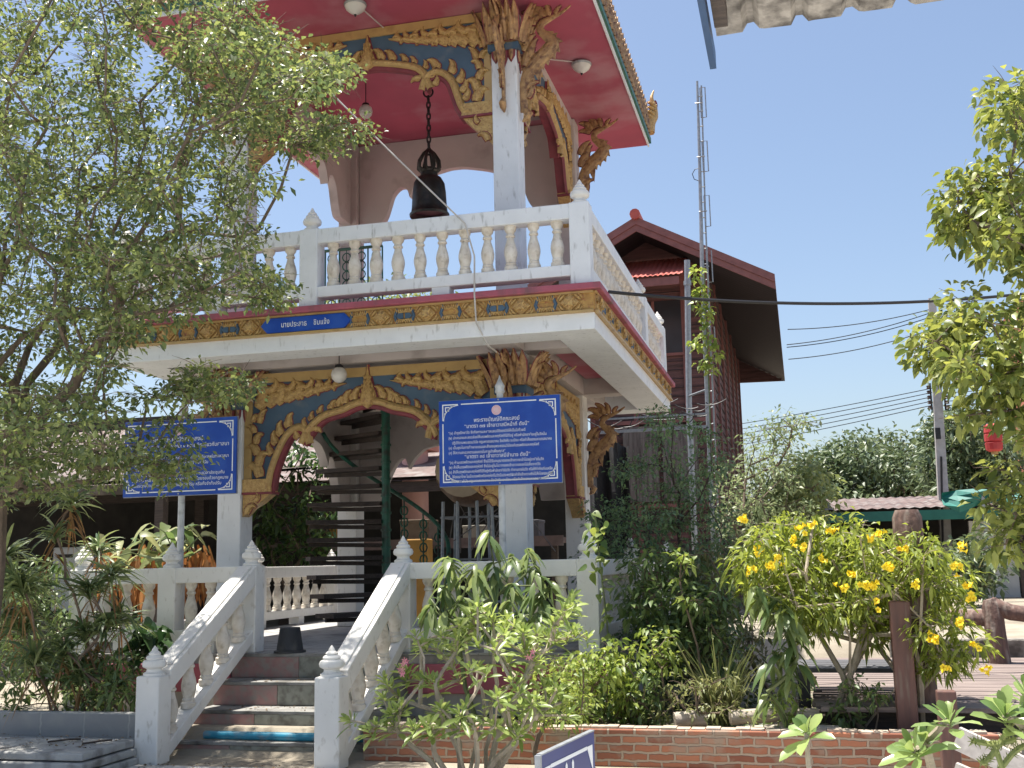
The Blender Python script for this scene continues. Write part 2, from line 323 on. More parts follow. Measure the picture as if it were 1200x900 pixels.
# frieze on the front and the right side
FRM = mat('frieze_gilt_ground', (.50, .30, .085), (.36, .19, .05), .5, 22, dirt=(.24, .06, .04), dscale=26, damt=.34, bump=.4, bscale=70)
def frieze(fn, L_, plate):
    z0, z1 = 3.842, 4.05
    m = MB(); m.prism([(0, z0), (L_, z0), (L_, z1), (0, z1)], fn, 0, .012); fr = m.build('frieze', FRM, T)
    ed = MB(); ed.prism([(0, z0), (L_, z0), (L_, z0 + .022), (0, z0 + .022)], fn, .013, .045); ed.prism([(0, z1 - .022), (L_, z1 - .022), (L_, z1 - .001), (0, z1 - .001)], fn, .013, .03); ed.build('gold_edge', GOLDP, fr)
    zc = (z0 + z1) / 2; k = MB(); kl = [k]; sp = .235; n = int(L_ / sp); j0 = (L_ - (n - 1) * sp) / 2
    for i in range(n):
        s = j0 + i * sp
        if plate and plate[0] - .02 < s < plate[1] + .02: continue
        if plate and s > plate[1] and len(kl) == 1: k = MB(); kl.append(k)
        if i % 2 == 0:   # diamond rosette
            for sg in (-1, 1):
                for q in (-1, 1): k.use(0).ridge([(s + sg * .05, zc + q * .075), (s + sg * .085, zc + q * .045), (s + sg * .105, zc + q * .012)], [.012, .018, .003], .022, fn, .013); k.use(0).ridge([(s + sg * .085, zc + q * .082), (s + sg * .105, zc + q * .06), (s + sg * .12, zc + q * .03)], [.010, .014, .003], .018, fn, .013)
            r = .088
            for q in range(3):
                rr = r * (1 - .28 * q); k.use(0).prism([(s - rr, zc), (s, zc - rr), (s + rr, zc), (s, zc + rr)], fn, .013 + .014 * q, .03 + .016 * q)
            for a in range(4):
                aa = a * math.pi / 2 + math.pi / 4; k.use(0).ridge([(s, zc), (s + .03 * math.cos(aa), zc + .03 * math.sin(aa)), (s + .062 * math.cos(aa), zc + .062 * math.sin(aa))], [.004, .018, .003], .02, fn, .045)
        else:            # chevrons round a blue lozenge
            for sg in (-1, 1):
                k.use(1).prism([(s + sg * .01, zc - .028), (s + sg * .055, zc - .028), (s + sg * .085, zc), (s + sg * .055, zc + .028), (s + sg * .01, zc + .028)][::sg], fn, .013, .026) if i % 4 == 1 else None
                k.use(1).ridge([(s + sg * .07, zc - .075), (s + sg * .098, zc), (s + sg * .07, zc + .075)], .017, .018, fn, .013)
                for q in range(4):
                    k.use(0).ridge([(s + sg * (.004 + .022 * q), zc + .036), (s + sg * (.016 + .022 * q), zc + .062), (s + sg * (.02 + .022 * q), zc + .08)], [.012, .012, .003], .022, fn, .013)
                    k.use(0).ridge([(s + sg * (.004 + .022 * q), zc - .036), (s + sg * (.016 + .022 * q), zc - .062), (s + sg * (.02 + .022 * q), zc - .08)], [.012, .012, .003], .022, fn, .013)
            k.use(0).ridge([(s - .06, zc + .034), (s, zc + .04), (s + .06, zc + .034)], .009, .02, fn, .013); k.use(0).ridge([(s - .06, zc - .034), (s, zc - .04), (s + .06, zc - .034)], .009, .02, fn, .013)
    for k in kl: k.build('rosette_row', [GOLD, BLUE], fr)
    if plate:
        a, c = plate; m = MB(); m.prism([(a, zc), (a + .07, zc - .075), (c - .07, zc - .075), (c, zc), (c - .07, zc + .075), (a + .07, zc + .075)], fn, .013, .04); m.build('name_plate', SIGNB, fr)
        tx = MB(); text_into(tx, 'นายประสาธ    ชิมแจ้ง', .075, lambda x, y: fn((a + c) / 2 + x, zc - .024 + y, .043), 'CENTER', .8); tx.build('lettering', SIGNW, fr)
frieze(lambda s, z, d: (XL + s, YF + .001 - d, z), XR - XL, (1.76, 2.73))
frieze(lambda s, z, d: (XR - .001 + d, YF + s, z), YB - YF, None)
# ------------------------------------------------------------ carved arches
def curl(m, s, z, size, ang, flip, fn, d, curlamt=2.6, wid=.3):
    sp = []; a = ang; x, y = s, z; n = 9; w = []
    for i in range(n):
        t_ = i / (n - 1); sp.append((x, y)); w.append(size * wid * (math.sin(math.pi * min(1, t_ * .8 + .16)) ** .8) * (1 - t_ * .55) + .001)
        a = ang + flip * curlamt * t_ ** 1.7; st = size * 1.25 / n; x += st * math.cos(a); y += st * math.sin(a)
    m.use(1).ridge(sp, [v + .010 for v in w], .006, fn, d)
    m.use(0).ridge(sp, w, [.018 + v * .35 for v in w], fn, d + .006)
    if size > .095:
        for i in range(1, n - 2, 2):   # small cut leaves down both edges
            tx_, ty_ = sp[i + 1][0] - sp[i][0], sp[i + 1][1] - sp[i][1]; a0 = math.atan2(ty_, tx_)
            for sg in (-1, 1):
                L_ = size * .24 * (1 - i / n * .5); a1 = a0 + sg * .75; x0 = sp[i][0] - math.sin(a0) * sg * w[i] * .55; y0_ = sp[i][1] + math.cos(a0) * sg * w[i] * .55
                q = [(x0, y0_), (x0 + L_ * .5 * math.cos(a1), y0_ + L_ * .5 * math.sin(a1)), (x0 + L_ * math.cos(a1 - sg * .5), y0_ + L_ * math.sin(a1 - sg * .5))]
                m.use(0).ridge(q, [L_ * .22, L_ * .24, .001], [.022 + w[i] * .25, .016, .006], fn, d + .008)
def smooth_path(pts, per=5):
    pts = [np.array(q, float) for q in pts]; out = []
    for i in range(len(pts) - 1):
        p0 = pts[max(i - 1, 0)]; p1 = pts[i]; p2 = pts[i + 1]; p3 = pts[min(i + 2, len(pts) - 1)]
        for k in range(per):
            t_ = k / per; out.append(.5 * ((2 * p1) + (-p0 + p2) * t_ + (2 * p0 - 5 * p1 + 4 * p2 - p3) * t_ ** 2 + (-p0 + 3 * p1 - 3 * p2 + p3) * t_ ** 3))
    out.append(pts[-1]); return out
LOW = dict(open=[(1.107, 2.35), (1.095, 2.42), (1.07, 2.56), (1.02, 2.70), (.96, 2.83), (.90, 2.925), (.82, 2.985), (.76, 2.965), (.725, 2.84), (.66, 2.954), (.577, 3.04), (.478, 3.106), (.28, 3.154), (.134, 3.21), (0.0, 3.23)],
           cusp=8, boss=(1.10, 2.36), foot=2.10, top=3.65, pend=(3.22, 3.66), W=1.44)
UPP = dict(open=[(1.185, 6.33), (1.11, 6.34), (1.075, 6.37), (1.03, 6.45), (.98, 6.60), (.935, 6.73), (.862, 6.813), (.79, 6.836), (.72, 6.79), (.686, 6.68), (.645, 6.78), (.59, 6.887), (.467, 6.954), (.14, 7.03), (0, 7.04)],
           cusp=9, boss=(1.09, 6.33), foot=5.98, top=7.51, pend=(7.03, 7.42), W=1.44)
def arch(fn, spec, k, field, detail=True, plain=None):
    """pointed cusped arch between two columns; fn(s, z, depth) with s from the middle, k stretches the width"""
    op = spec['open']; W = spec['W'] * k; top = spec['top']; hi = op[0]
    c = spec['cusp']; half = smooth_path(op[:c + 1]) + smooth_path(op[c:])[1:]
    half = [(a * k, z) for a, z in half]
    m = MB()
    for sg in (-1, 1):
        path = [(W, op[0][1]), (half[0][0], op[0][1])] + half; path = [(sg * a, z) for a, z in path]
        for i in range(len(path) - 1):
            (a0, z0), (a1, z1) = path[i], path[i + 1]
            q = [fn(a0, z0, 0), fn(a1, z1, 0), fn(a1, top, 0), fn(a0, top, 0)]; r = [fn(a0, z0, -.12), fn(a1, z1, -.12), fn(a1, top, -.12), fn(a0, top, -.12)]
            m.use(0).add(q, [(0, 1, 2, 3)]); m.use(2).add(r, [(3, 2, 1, 0)]); m.use(1).add([q[0], q[1], r[1], r[0]], [(0, 1, 2, 3)])
    P = m.build('arch_panel', [field, MAROON if not plain else plain, plain or CREAM], T)
    if not detail: return P
    fb = MB()  # frame band along the top and down the sides
    fb.prism([(-W, top - .10), (W, top - .10), (W, top), (-W, top)], fn, .002, .022)
    for sg in (-1, 1): fb.prism([(sg * (W - .09), op[0][1]), (sg * W, op[0][1]), (sg * W, top - .101), (sg * (W - .09), top - .101)], fn, .002, .022)
    fb.build('frame_band', GOLDP, P)
    mo = MB()
    for sg in (-1, 1):
        for seg in (half[:c * 5 + 1], half[c * 5:]):
            n = len(seg); w = [.036 * (.4 + .6 * min(1, 6 * min(i, n - 1 - i) / n + .2)) for i in range(n)]
            sp = []
            for i, (a, z) in enumerate(seg):
                t_ = np.array(seg[min(i + 1, n - 1)]) - np.array(seg[max(i - 1, 0)]); t_ = t_ / (np.linalg.norm(t_) + 1e-9); nn = np.array([t_[1], -t_[0]])
                sp.append((sg * (a + nn[0] * .055), z + nn[1] * .055))
            inner = [(sg * a, z + .0) for a, z in seg]
            mo.use(1).ridge(inner, .03, .03, fn, -.005)
            mo.use(0).ridge(sp, .047, .05, fn, .004)
            mo.use(2).ridge(sp, .018, .014, fn, .048)
    mo.build('gold_moulding', [GOLDP, MAROON, GOLD], P, smooth=True)
    bx, bz = spec['boss']; ft = spec['foot']
    for sg in (-1, 1):
        bo = MB()
        bo.use(0).prism([(sg * bx * k, bz), (sg * W, bz), (sg * W, bz + .14), (sg * (bx * k + .03), bz + .14)], fn, -.12, .05)
        bo.use(1).prism([(sg * (bx * k - .015), bz - .025), (sg * (W + .0), bz - .025), (sg * (W + .0), bz - .001), (sg * (bx * k - .015), bz - .001)], fn, -.12, .06)
        H = bz - ft
        bo.use(0).prism([(sg * (bx * k + .02), bz - .027), (sg * W, bz - .027), (sg * W, ft), (sg * (W - .03), ft + .02), (sg * (W - .10), ft + .35 * H), (sg * (W - .20), ft + .55 * H)][::1], fn, -.12, .035)
        curl(bo, sg * (W - .05), ft + .1 * H, .16, math.pi / 2 + sg * .3, sg * 1, fn, .036); curl(bo, sg * (W - .15), bz - .10, .11, math.pi / 2 + sg * .9, -sg, fn, .036)
        bo.build('console', [GOLD, MAROON], P)
    pz0, pz1 = spec['pend']; pe = MB(); Hh = pz1 - pz0; cz = pz0 - .02
    prf = [(0, 0), (.03, .03), (.075, .10), (.095, .2), (.092, .32), (.075, .45), (.052, .6), (.035, .75), (.02, .9), (.006, 1.06)]
    pe.use(1).ridge([(0, cz + q * Hh * 1.02) for r, q in prf], [max(r, .004) + .014 for r, q in prf], .03, fn, .004); pe.use(0).ridge([(0, cz + q * Hh) for r, q in prf], [max(r, .004) for r, q in prf], [.03 + r * .6 for r, q in prf], fn, .01)
    for row in range(7):
        zz = cz + Hh * (.08 + row * .105); hw = np.interp(.08 + row * .105, [q for r, q in prf], [r for r, q in prf])
        for j in range(-2, 3):
            sx = (j + (.5 if row % 2 else 0)) * hw * .42
            if abs(sx) < hw * .95: pe.use(0).ridge([(sx, zz), (sx, zz + .022), (sx, zz + .045)], [.003, .014, .003], .016, fn, .03 + hw * .6 - abs(sx) * .5)
    pe.build('pendant_ornament', [GOLD, MAROON], P)
    fls = {-1: MB(), 1: MB()}   # flame leaves standing on the moulding
    idx = [i for i in range(len(half)) if .13 * k < half[i][0] < 1.02 * k]
    last = None
    for i in idx[::-1]:
        a, z = half[i]
        if last is not None and math.hypot(a - last[0], z - last[1]) < .085: continue
        if abs(i - c * 5) < 2: continue
        last = (a, z); t_ = np.array(half[min(i + 1, len(half) - 1)]) - np.array(half[max(i - 1, 0)]); nang = math.atan2(-t_[0], t_[1])
        sz = .105 + .03 * math.sin(a * 9)
        for sg in (-1, 1):
            fl = fls[sg]; ang = nang + .35; aa = ang if sg == 1 else math.pi - ang
            bx_, bz_ = a + .10 * math.cos(nang), z + .10 * math.sin(nang)
            curl(fl, sg * bx_, bz_, sz * 1.2, aa, -sg * -1, fn, .004, 1.7, .34); curl(fl, sg * (bx_ + .02), bz_ - .005, sz * .6, aa - sg * .6, sg, fn, .008, 2.2, .34)
    for fl in fls.values(): fl.build('flame_leaf_border', [GOLD, MAROON], P)
    # corner scrolls and side scrolls
    zt = top - .14; x1 = W - .13
    for sg in (-1, 1):
        sc = MB(); A = lambda q: q if sg == 1 else math.pi - q
        n = 9
        for i in range(n):
            f_ = i / (n - 1); x = x1 - .02 - f_ * (x1 - .42 * k); hgt = .24 * (1 - f_) ** .9 + .05
            curl(sc, sg * x, zt - hgt * .8, .13 + .17 * (1 - f_), A(2.2 + .4 * f_), sg * (1 if i % 2 else -1), fn, .004, 2.8, .33)
            curl(sc, sg * (x - .02), zt - hgt * .25, .09 + .11 * (1 - f_), A(2.7), sg * (-1 if i % 2 else 1), fn, .012, 2.4, .33)
        sc.use(1).ridge([(sg * (x1 - .28), zt - .13), (sg * (.62 * k), zt - .08), (sg * .36 * k, zt - .035), (sg * .25 * k, zt - .02)], [.06, .05, .025, .004], .008, fn, .004)
        sc.use(0).ridge([(sg * (x1 - .28), zt - .13), (sg * (.62 * k), zt - .08), (sg * .36 * k, zt - .035), (sg * .25 * k, zt - .02)], [.045, .036, .02, .003], .03, fn, .01)
        curl(sc, sg * (x1 - .04), zt - .40, .17, A(1.75), sg, fn, .004, 1.2, .3)
        hz = spec['boss'][1] + .16
        for i in range(6):
            zz = hz + i * .12; curl(sc, sg * (W - .09 - .10 * (1 - i / 6)), zz, .22 - .022 * i, A(1.35 + .25 * (i % 2)), sg * (1 if i % 2 else -1), fn, .006 + .003 * i, 2.5, .34)
        sc.build('scroll_carving', [GOLD, MAROON], P)
    return P
MX = -4.375; KX = 1.0
front = lambda y: (lambda s, z, d: (MX + s, y - d, z))
arch(front(10.97), LOW, KX, BLUE); arch(front(10.97), UPP, KX, BLUE)
arch(lambda s, z, d: (MX - s, 14.36 + d, z), UPP, KX, BLUE, False, CREAM); arch(lambda s, z, d: (MX - s, 14.36 + d, z), LOW, KX, BLUE, False, CREAM)
MYs = (CY0[1] + CY1[0]) / 2; KY = (CY1[0] - CY0[1]) / 2 / 1.44
arch(lambda s, z, d: (-2.72 + d, MYs + s, z), LOW, KY, BLUE); arch(lambda s, z, d: (-2.72 + d, MYs + s, z), UPP, KY, BLUE)
arch(lambda s, z, d: (-6.03 - d, MYs - s, z), UPP, KY, mat('orange_red_panel', (.42, .10, .05), (.34, .08, .04), .6, 4), False, CREAM); arch(lambda s, z, d: (-6.03 - d, MYs - s, z), LOW, KY, BLUE, False, CREAM)

# ------------------------------------------------------------ naga brackets and leaf capitals
def naga(base, out, hgt, name='naga_bracket'):
    """carved serpent leaning out from a column; base is its foot, out its direction"""
    o = np.array(out, float); sd = np.array([-o[1], o[0], 0]); B = np.array(base, float); k = hgt / 1.05
    P = lambda r, z, w=0.: B + o * r * k + sd * w + np.array([0, 0, z * k])
    m = MB(); q_ = MB()
    sp = smooth_path([(.02, -.02), (.015, .16), (.06, .36), (.17, .50), (.28, .59), (.325, .68), (.26, .75), (.205, .82), (.22, .885), (.30, .925), (.43, .98), (.52, 1.04)], 4)
    rad = np.interp(np.linspace(0, 1, len(sp)), [0, .12, .27, .38, .48, .56, .66, .76, .86, 1], [.04, .05, .08, .085, .06, .045, .04, .04, .025, .008])
    q_.tube([(r, z, 0) for r, z in sp], rad, 9); m.use(0).add([P(a, b, c * .42 * k) for a, b, c in q_.v], q_.f)
    for sg in (-1, 1):
        f2 = lambda r, z, d, sg=sg: P(r, z, sg * (d * .6))
        for (r, z, s_, a, f_) in [(.20, .93, .20, 2.3, 1), (.24, .945, .19, 1.9, 1), (.29, .955, .15, 1.5, 1), (.17, .90, .15, 2.7, 1), (.36, .965, .10, 1.2, -1),
                                  (.03, .46, .22, 1.35, -1), (.09, .54, .20, 1.5, -1), (.02, .62, .20, 1.2, -1), (.10, .40, .17, .5, 1), (.18, .47, .15, .6, 1), (.06, .12, .14, 1.0, 1), (.04, .22, .14, .7, -1)]:
            curl(m, r, z, s_, a, f_, f2, .01, 1.1, .26)
    for i in range(8, 26, 2):   # scales down the belly side
        r, z = sp[i]; t_ = np.array(sp[i + 1]) - np.array(sp[i - 1]); t_ /= np.linalg.norm(t_) + 1e-9; nn = np.array([t_[1], -t_[0]])
        q = np.array([r, z]) + nn * rad[i] * .9; m.use(0).add([P(*(q - t_ * .03), .010), P(*(q + t_ * .03), .010), P(*(q + nn * .045 - t_ * .03)), P(*(q - t_ * .03), -.010), P(*(q + t_ * .03), -.010)], [(0, 1, 2), (4, 3, 2), (1, 4, 2), (0, 3, 4, 1)])
    for r, z, h in ((.17, .36, .12), (.10, .24, .14)): m.use(0).add([P(r - .05, z + .05, .012), P(r + .04, z + .06, .012), P(r + .02, z - h), P(r - .05, z + .05, -.012), P(r + .04, z + .06, -.012)], [(0, 1, 2), (4, 3, 2), (1, 4, 2), (3, 0, 2)])
    m.use(0).tube([P(.0, -.12), P(.04, -.085), (P(.07, -.045)), P(.03, 0)], [.01, .035 * k, .04 * k, .03 * k], 8)
    return m.build(name, [COPPER, MAROON], T, smooth=False)
def capital(cx, cy, z0, z1):
    m = MB(); hw = (cx[1] - cx[0]) / 2 + .003; c = np.array([(cx[0] + cx[1]) / 2, (cy[0] + cy[1]) / 2])
    m.use(2).box(cx[0] - .03, cx[1] + .03, cy[0] - .03, cy[1] + .03, z0 - .02, z0 + .06); m.use(0).box(cx[0] - .05, cx[1] + .05, cy[0] - .05, cy[1] + .05, z0 + .06, z0 + .09)
    for nx_, ny_ in ((0, -1), (1, 0), (-1, 0)):
        tx_ = np.array([-ny_, nx_])
        def fn(s, z, d, nx_=nx_, ny_=ny_, tx_=tx_):
            flare = .16 * max(0, (z - z0) / (z1 - z0)) ** 1.6; q = c + tx_ * s * (1 + flare * 1.6) + np.array([nx_, ny_]) * (hw + d + flare); return (q[0], q[1], z)
        for row in range(2):
            for i in range(-2, 3):
                s = i * hw * .48 + (hw * .24 if row else 0)
                if abs(s) > hw * 1.1: continue
                h = (z1 - z0) * (1 - .28 * row - .06 * abs(i)); z_ = z0 + .06
                m.use(1).ridge([(s, z_), (s, z_ + h * .3), (s, z_ + h * .7), (s, z_ + h)], [.035, .05, .045, .004], .012, fn, .015 + .03 * row)
                m.use(0).ridge([(s, z_), (s, z_ + h * .3), (s, z_ + h * .7), (s, z_ + h * .97)], [.026, .040, .034, .003], .035, fn, .022 + .03 * row)
        for i in (-1, 0, 1):
            s = i * hw * .6; L_ = .22 if i == 0 else .14
            m.use(1).ridge([(s, z0 - .02), (s, z0 - .02 - L_ * .5), (s, z0 - .02 - L_)], [.05, .045, .004], .01, fn, .004); m.use(0).ridge([(s, z0 - .02), (s, z0 - .02 - L_ * .45), (s, z0 - .02 - L_ * .85)], [.03, .026, .003], .02, fn, .008)
    return m.build('leaf_capital', [COPPER, MAROON, BLUE], T)
for cx in (CXL, CXR):
    capital(cx, CY0, 7.02, 7.50); capital(cx, CY0, 3.28, 3.66); xc = sum(cx) / 2
    naga((xc, CY0[0] - .02, 6.42), (0, -1, 0), 1.08); naga((xc, CY0[0] - .02, 2.62), (0, -1, 0), 1.0)
for cy in (CY0, CY1):
    yc = sum(cy) / 2
    naga((CXR[1] + .02, yc, 6.36), (1, 0, 0), 1.14); naga((CXR[1] + .02, yc, 2.52), (1, 0, 0), 1.02)
naga((CXL[0] - .02, sum(CY0) / 2, 6.22), (-1, 0, 0), 1.15); naga((CXL[0] - .02, sum(CY0) / 2, 2.52), (-1, 0, 0), 1.02)

# ------------------------------------------------------------ tower roof
EX0, EX1, EY0, EY1, EZ = -6.92, -1.80, 10.0, 15.5, 7.52
r = MB(); r.box(EX0 + .02, EX1 - .02, EY0 + .02, EY1 - .02, EZ, EZ + .06); r.build('soffit', RED, T)
r = MB(); beam = .16
for cy in (CY0, CY1): r.box(CXL[1], CXR[0], cy[0] + .115, cy[1] - .03, 7.40, EZ - .002)
for cx in (CXL, CXR): r.box(cx[0] + .04, cx[1] - .04, CY0[1], CY1[0], 7.40, EZ - .002)
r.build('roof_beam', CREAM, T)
h_ = MB(); h_.box(-3.9, -3.1, 13.55, 14.05, EZ - .012, EZ - .001); h_.build('ceiling_hatch', GREYP, T)
r = MB()
r.use(0).box(EX0, EX1, EY0, EY0 + .02, EZ - .02, EZ + .05).box(EX1 - .02, EX1, EY0 + .02, EY1, EZ - .02, EZ + .05).box(EX0, EX0 + .02, EY0 + .02, EY1, EZ - .02, EZ + .05)
r.use(1).box(EX0 - .03, EX1 + .03, EY0 - .03, EY0 - .001, EZ + .03, EZ + .11).box(EX1 + .001, EX1 + .03, EY0, EY1, EZ + .03, EZ + .11).box(EX0 - .03, EX0 - .001, EY0, EY1, EZ + .03, EZ + .11)
r.build('eave_fascia', [WHITE, GREENP], T)
TILE = mat('terracotta_roof_tile', (.42, .13, .07), (.30, .085, .05), .6, 9, dirt=(.18, .07, .05), dscale=12, damt=.38)
r = MB(); zc = 9.6; cxm = (EX0 + EX1) / 2; ez = EZ + .11
r.add([(EX0, EY0, ez), (EX1, EY0, ez), (EX1, EY1, ez), (EX0, EY1, ez), (cxm, EY0 + 2, zc), (cxm, EY1 - 2, zc)], [(0, 1, 4), (1, 2, 5, 4), (2, 3, 5), (3, 0, 4, 5), (3, 2, 1, 0)])
r.build('tiled_roof', TILE, T)
r = MB()
def teeth(fn, L_):
    n = int(L_ / .145)
    for row in range(4):
        for i in range(n - 1):
            s = (i + .5 + .5 * (row % 2)) * L_ / n; z_ = EZ + .10 + row * .11; h = .20
            q = [(s - .05, z_), (s + .05, z_), (s + .058, z_ + h * .45), (s, z_ + h), (s - .058, z_ + h * .45)]
            r.use(1 if row % 2 else 0).prism(q, fn, .01 - row * .012, .03 - row * .012); r.use(0).ridge([(s, z_ + .01), (s, z_ + h * .5), (s, z_ + h * .9)], [.02, .03, .003], .02, fn, .03 - row * .012)
teeth(lambda s, z, d: (EX1 + d, EY0 + s, z), EY1 - EY0); teeth(lambda s, z, d: (EX1 - s, EY0 - d, z), EX1 - EX0)
r.build('leaf_tile_crest', [COPPER, TILE], T)
def chofa(x, y):
    m = MB(); sp = smooth_path([(0, 0), (.03, .14), (.1, .26), (.12, .40), (.08, .55), (.13, .68)], 4); rr = np.interp(np.linspace(0, 1, len(sp)), [0, .4, .6, 1], [.09, .07, .045, .008])
    o = np.array([.7, .7]); m.tube([(x + q[0] * o[0], y + q[0] * o[1], EZ + .2 + q[1]) for q in sp], rr, 8)
    for i in range(2, 14, 2):
        f2 = lambda s, z, d: (x + s * .7 - d * .7, y + s * .7 + d * .7, EZ + .2 + z); curl(m, *sp[i], .15, .8, 1, f2, .03, 1.5, .3); f3 = lambda s, z, d: (x + s * .7 + d * .7, y + s * .7 - d * .7, EZ + .2 + z); curl(m, *sp[i], .15, 2.4, 1, f3, .03, 1.5, .3)
    m.build('corner_finial', [GOLD, MAROON], T)
chofa(EX1, EY1); chofa(EX1, EY0)

# ------------------------------------------------------------ bell, lamps, drum, stairs
bl = thing('temple_bell', 'dark bronze bell hanging from a chain inside the upper storey', 'bell', (-4.15, 12.4, 5.72), None)
BRZ = mat('dark_bronze', (.055, .05, .045), (.03, .028, .026), .45, 8, metal=.6, dirt=(.09, .075, .06), dscale=7, damt=.36)
bz = 5.735
m = MB(); m.lathe([(.17, .06), (.24, 0), (.245, .03), (.225, .05), (.215, .12), (.205, .30), (.19, .42), (.15, .49), (.11, .51), (.10, .58), (.04, .60)], (-4.15, 12.4, bz), 24)
m.build('bell_body', BRZ, bl, smooth=True)
m = MB()
for a in range(8):
    ca, sa = math.cos(a * math.pi / 4), math.sin(a * math.pi / 4); m.tube([(-4.15 + r_ * ca, 12.4 + r_ * sa, bz + z_) for r_, z_ in ((.09, .57), (.135, .62), (.13, .70), (.075, .80), (.02, .86))], [.022, .025, .022, .018, .012], 6)
m.lathe([(.105, .56), (.115, .585), (.105, .61)], (-4.15, 12.4, bz), 16); m.build('crown_loop', BRZ, bl, smooth=True)
m = MB(); z = bz + .84
while z < 7.28:
    for k in range(1):
        ang = 0 if int(round((z - bz) / .075)) % 2 else math.pi / 2
        m.tube([(-4.15 + .022 * math.cos(q) * math.cos(ang), 12.4 + .022 * math.cos(q) * math.sin(ang), z + .05 * math.sin(q)) for q in np.linspace(0, 2 * math.pi, 11)], .011, 5, False)
    z += .075
m.tube([(-4.15 + .06 * math.cos(q), 12.4, 7.34 + .06 * math.sin(q)) for q in np.linspace(0, 2 * math.pi, 17)], .012, 6, False); m.tube([(-4.15, 12.4, 7.39), (-4.15, 12.4, 7.45)], .012, 6)
m.build('chain', DARKM, bl)
LAMPW = mat('frosted_lamp_glass', (.62, .60, .56), (.55, .53, .5), .35, 5)
for (x, y), lb in (((-4.28, 10.36), 'round ceiling lamp on the crimson front eave above the gold pendant'), ((-2.23, 12.5), 'round ceiling lamp on the crimson side eave by the green roof edge')):
    L_ = thing('ceiling_lamp', lb, 'lamp', (x, y, EZ), 'ceiling lamps under the tower eaves'); mm = MB(); mm.lathe([(.118, -.03), (.125, -.012), (.12, -.001)], (x, y, EZ - .02), 20); mm.build('rim', STEEL, L_, True)
    mm = MB(); mm.lathe([(.006, -.125), (.02, -.122), (.06, -.10), (.10, -.065), (.115, -.032)], (x, y, EZ - .02), 20); mm.build('shade', LAMPW, L_, True); mm = MB(); mm.lathe([(.004, -.15), (.012, -.14), (.014, -.125)], (x, y, EZ - .02), 8); mm.build('knob', DARKM, L_); mm = MB(); e_ = (x + .1, 10.93, EZ - .03) if y < 11 else (-2.66, 12.2, EZ - .03); mm.tube([(x, y, EZ - .008), e_], .008, 5); mm.build('conduit', CREAM, L_)
for (x, y, z), lb in (((-4.86, 12.1, 7.06), 'small globe lamp hanging in the upper storey under the arch pendant'), ((-4.62, 10.75, 3.55), 'small globe lamp hanging over the terrace under the floor slab')):
    L_ = thing('globe_lamp', lb, 'lamp', (x, y, z), 'hanging globe lamps'); mm = MB(); mm.lathe([(.004, -.09), (.04, -.08), (.075, -.045), (.085, 0), (.075, .045), (.045, .075)], (x, y, z), 16); mm.build('globe', LAMPW, L_, True)
    mm = MB(); mm.lathe([(.05, .07), (.04, .10), (.012, .115)], (x, y, z), 10); mm.tube([(x, y, z + .11), (x, y, z + (.38 if z > 5 else .45))], .006, 5); mm.build('cap', DARKM, L_)
# spiral stair
sx, sy = -5.05, 13.25
ss = thing('spiral_staircase', 'green iron spiral staircase with dark wooden treads inside the lower storey', 'staircase', (sx, sy, .75))
m = MB(); m.tube([(sx, sy, .752), (sx, sy, 3.99)], .055, 12)
for i in range(14): m.lathe([(.07, 0), (.07, .03)], (sx, sy, .9 + i * .215), 10)
m.build('pole', GREENP, ss, True)
for i in range(13):
    z = .95 + i * .225; a = R_(243 - i * 9.5); d = np.array([math.cos(a), math.sin(a), 0]); n = np.array([-d[1], d[0], 0]); c = np.array([sx, sy, z])
    m = MB(); q = [(.06, -.07), (.06, .07), (.98, .17), (.98, -.17)]
    m.add([c + d * r_ + n * w + np.array([0, 0, zz]) for zz in (0, .05) for r_, w in q], [(3, 2, 1, 0), (4, 5, 6, 7), (0, 1, 5, 4), (1, 2, 6, 5), (2, 3, 7, 6), (3, 0, 4, 7)])
    m.bar(c + d * .05 + np.array([0, 0, -.05]), c + d * .96 + np.array([0, 0, -.025]), .03, .05); m.build('tread', WOODD, ss)
hp = []
for i in range(30):
    t_ = i / 29; a = R_(175 - 190 * t_); hp.append((sx + .84 * math.cos(a), sy + .5 * math.sin(a) - .1, 3.25 - 1.75 * t_))
m = MB(); m.tube(hp, .026, 8); 
for i in range(14, 30, 3):
    p_ = np.array(hp[i]); m.tube([p_, p_ - (0, 0, .75)], .012, 5)
    for k in range(4): m.tube([p_ + (.05 * math.cos(q) , 0, -.16 - k * .15 + .06 * math.sin(q)) for q in np.linspace(0, 2 * math.pi, 9)], .01, 4, False)
m.build('handrail', GREENP, ss)
gr = thing('iron_railing', 'green scrolled iron railing round the stair head on the upper floor', 'railing', (-5.3, 13.9, ZU)); a_ = at(396, 293, y=13.9); b_ = at(440, 293, y=13.9)
m = MB(); m.tube([(a_[0] - .4, 13.9, a_[2]), (b_[0] + .1, 13.9, a_[2])], .022, 6); m.tube([(a_[0] - .4, 13.9, 4.25), (b_[0] + .1, 13.9, 4.25)], .015, 6)
for x in np.linspace(a_[0] - .4, b_[0] + .1, 6): m.tube([(x, 13.9, ZU), (x, 13.9, a_[2])], .012, 5)
m.build('rail', GREENP, gr)
for x in np.linspace(a_[0] - .31, b_[0] + .01, 5):
    m = MB(); m.tube([(x, 13.9, 4.25), (x, 13.9, a_[2])], .006, 4)
    for z in np.arange(4.35, a_[2] - .05, .13): m.tube([(x + .06 * math.cos(q), 13.9, z + .06 * math.sin(q)) for q in np.linspace(0, 6.2832, 11)], .009, 4, False)
    m.build('scroll_panel', GREENP, gr)
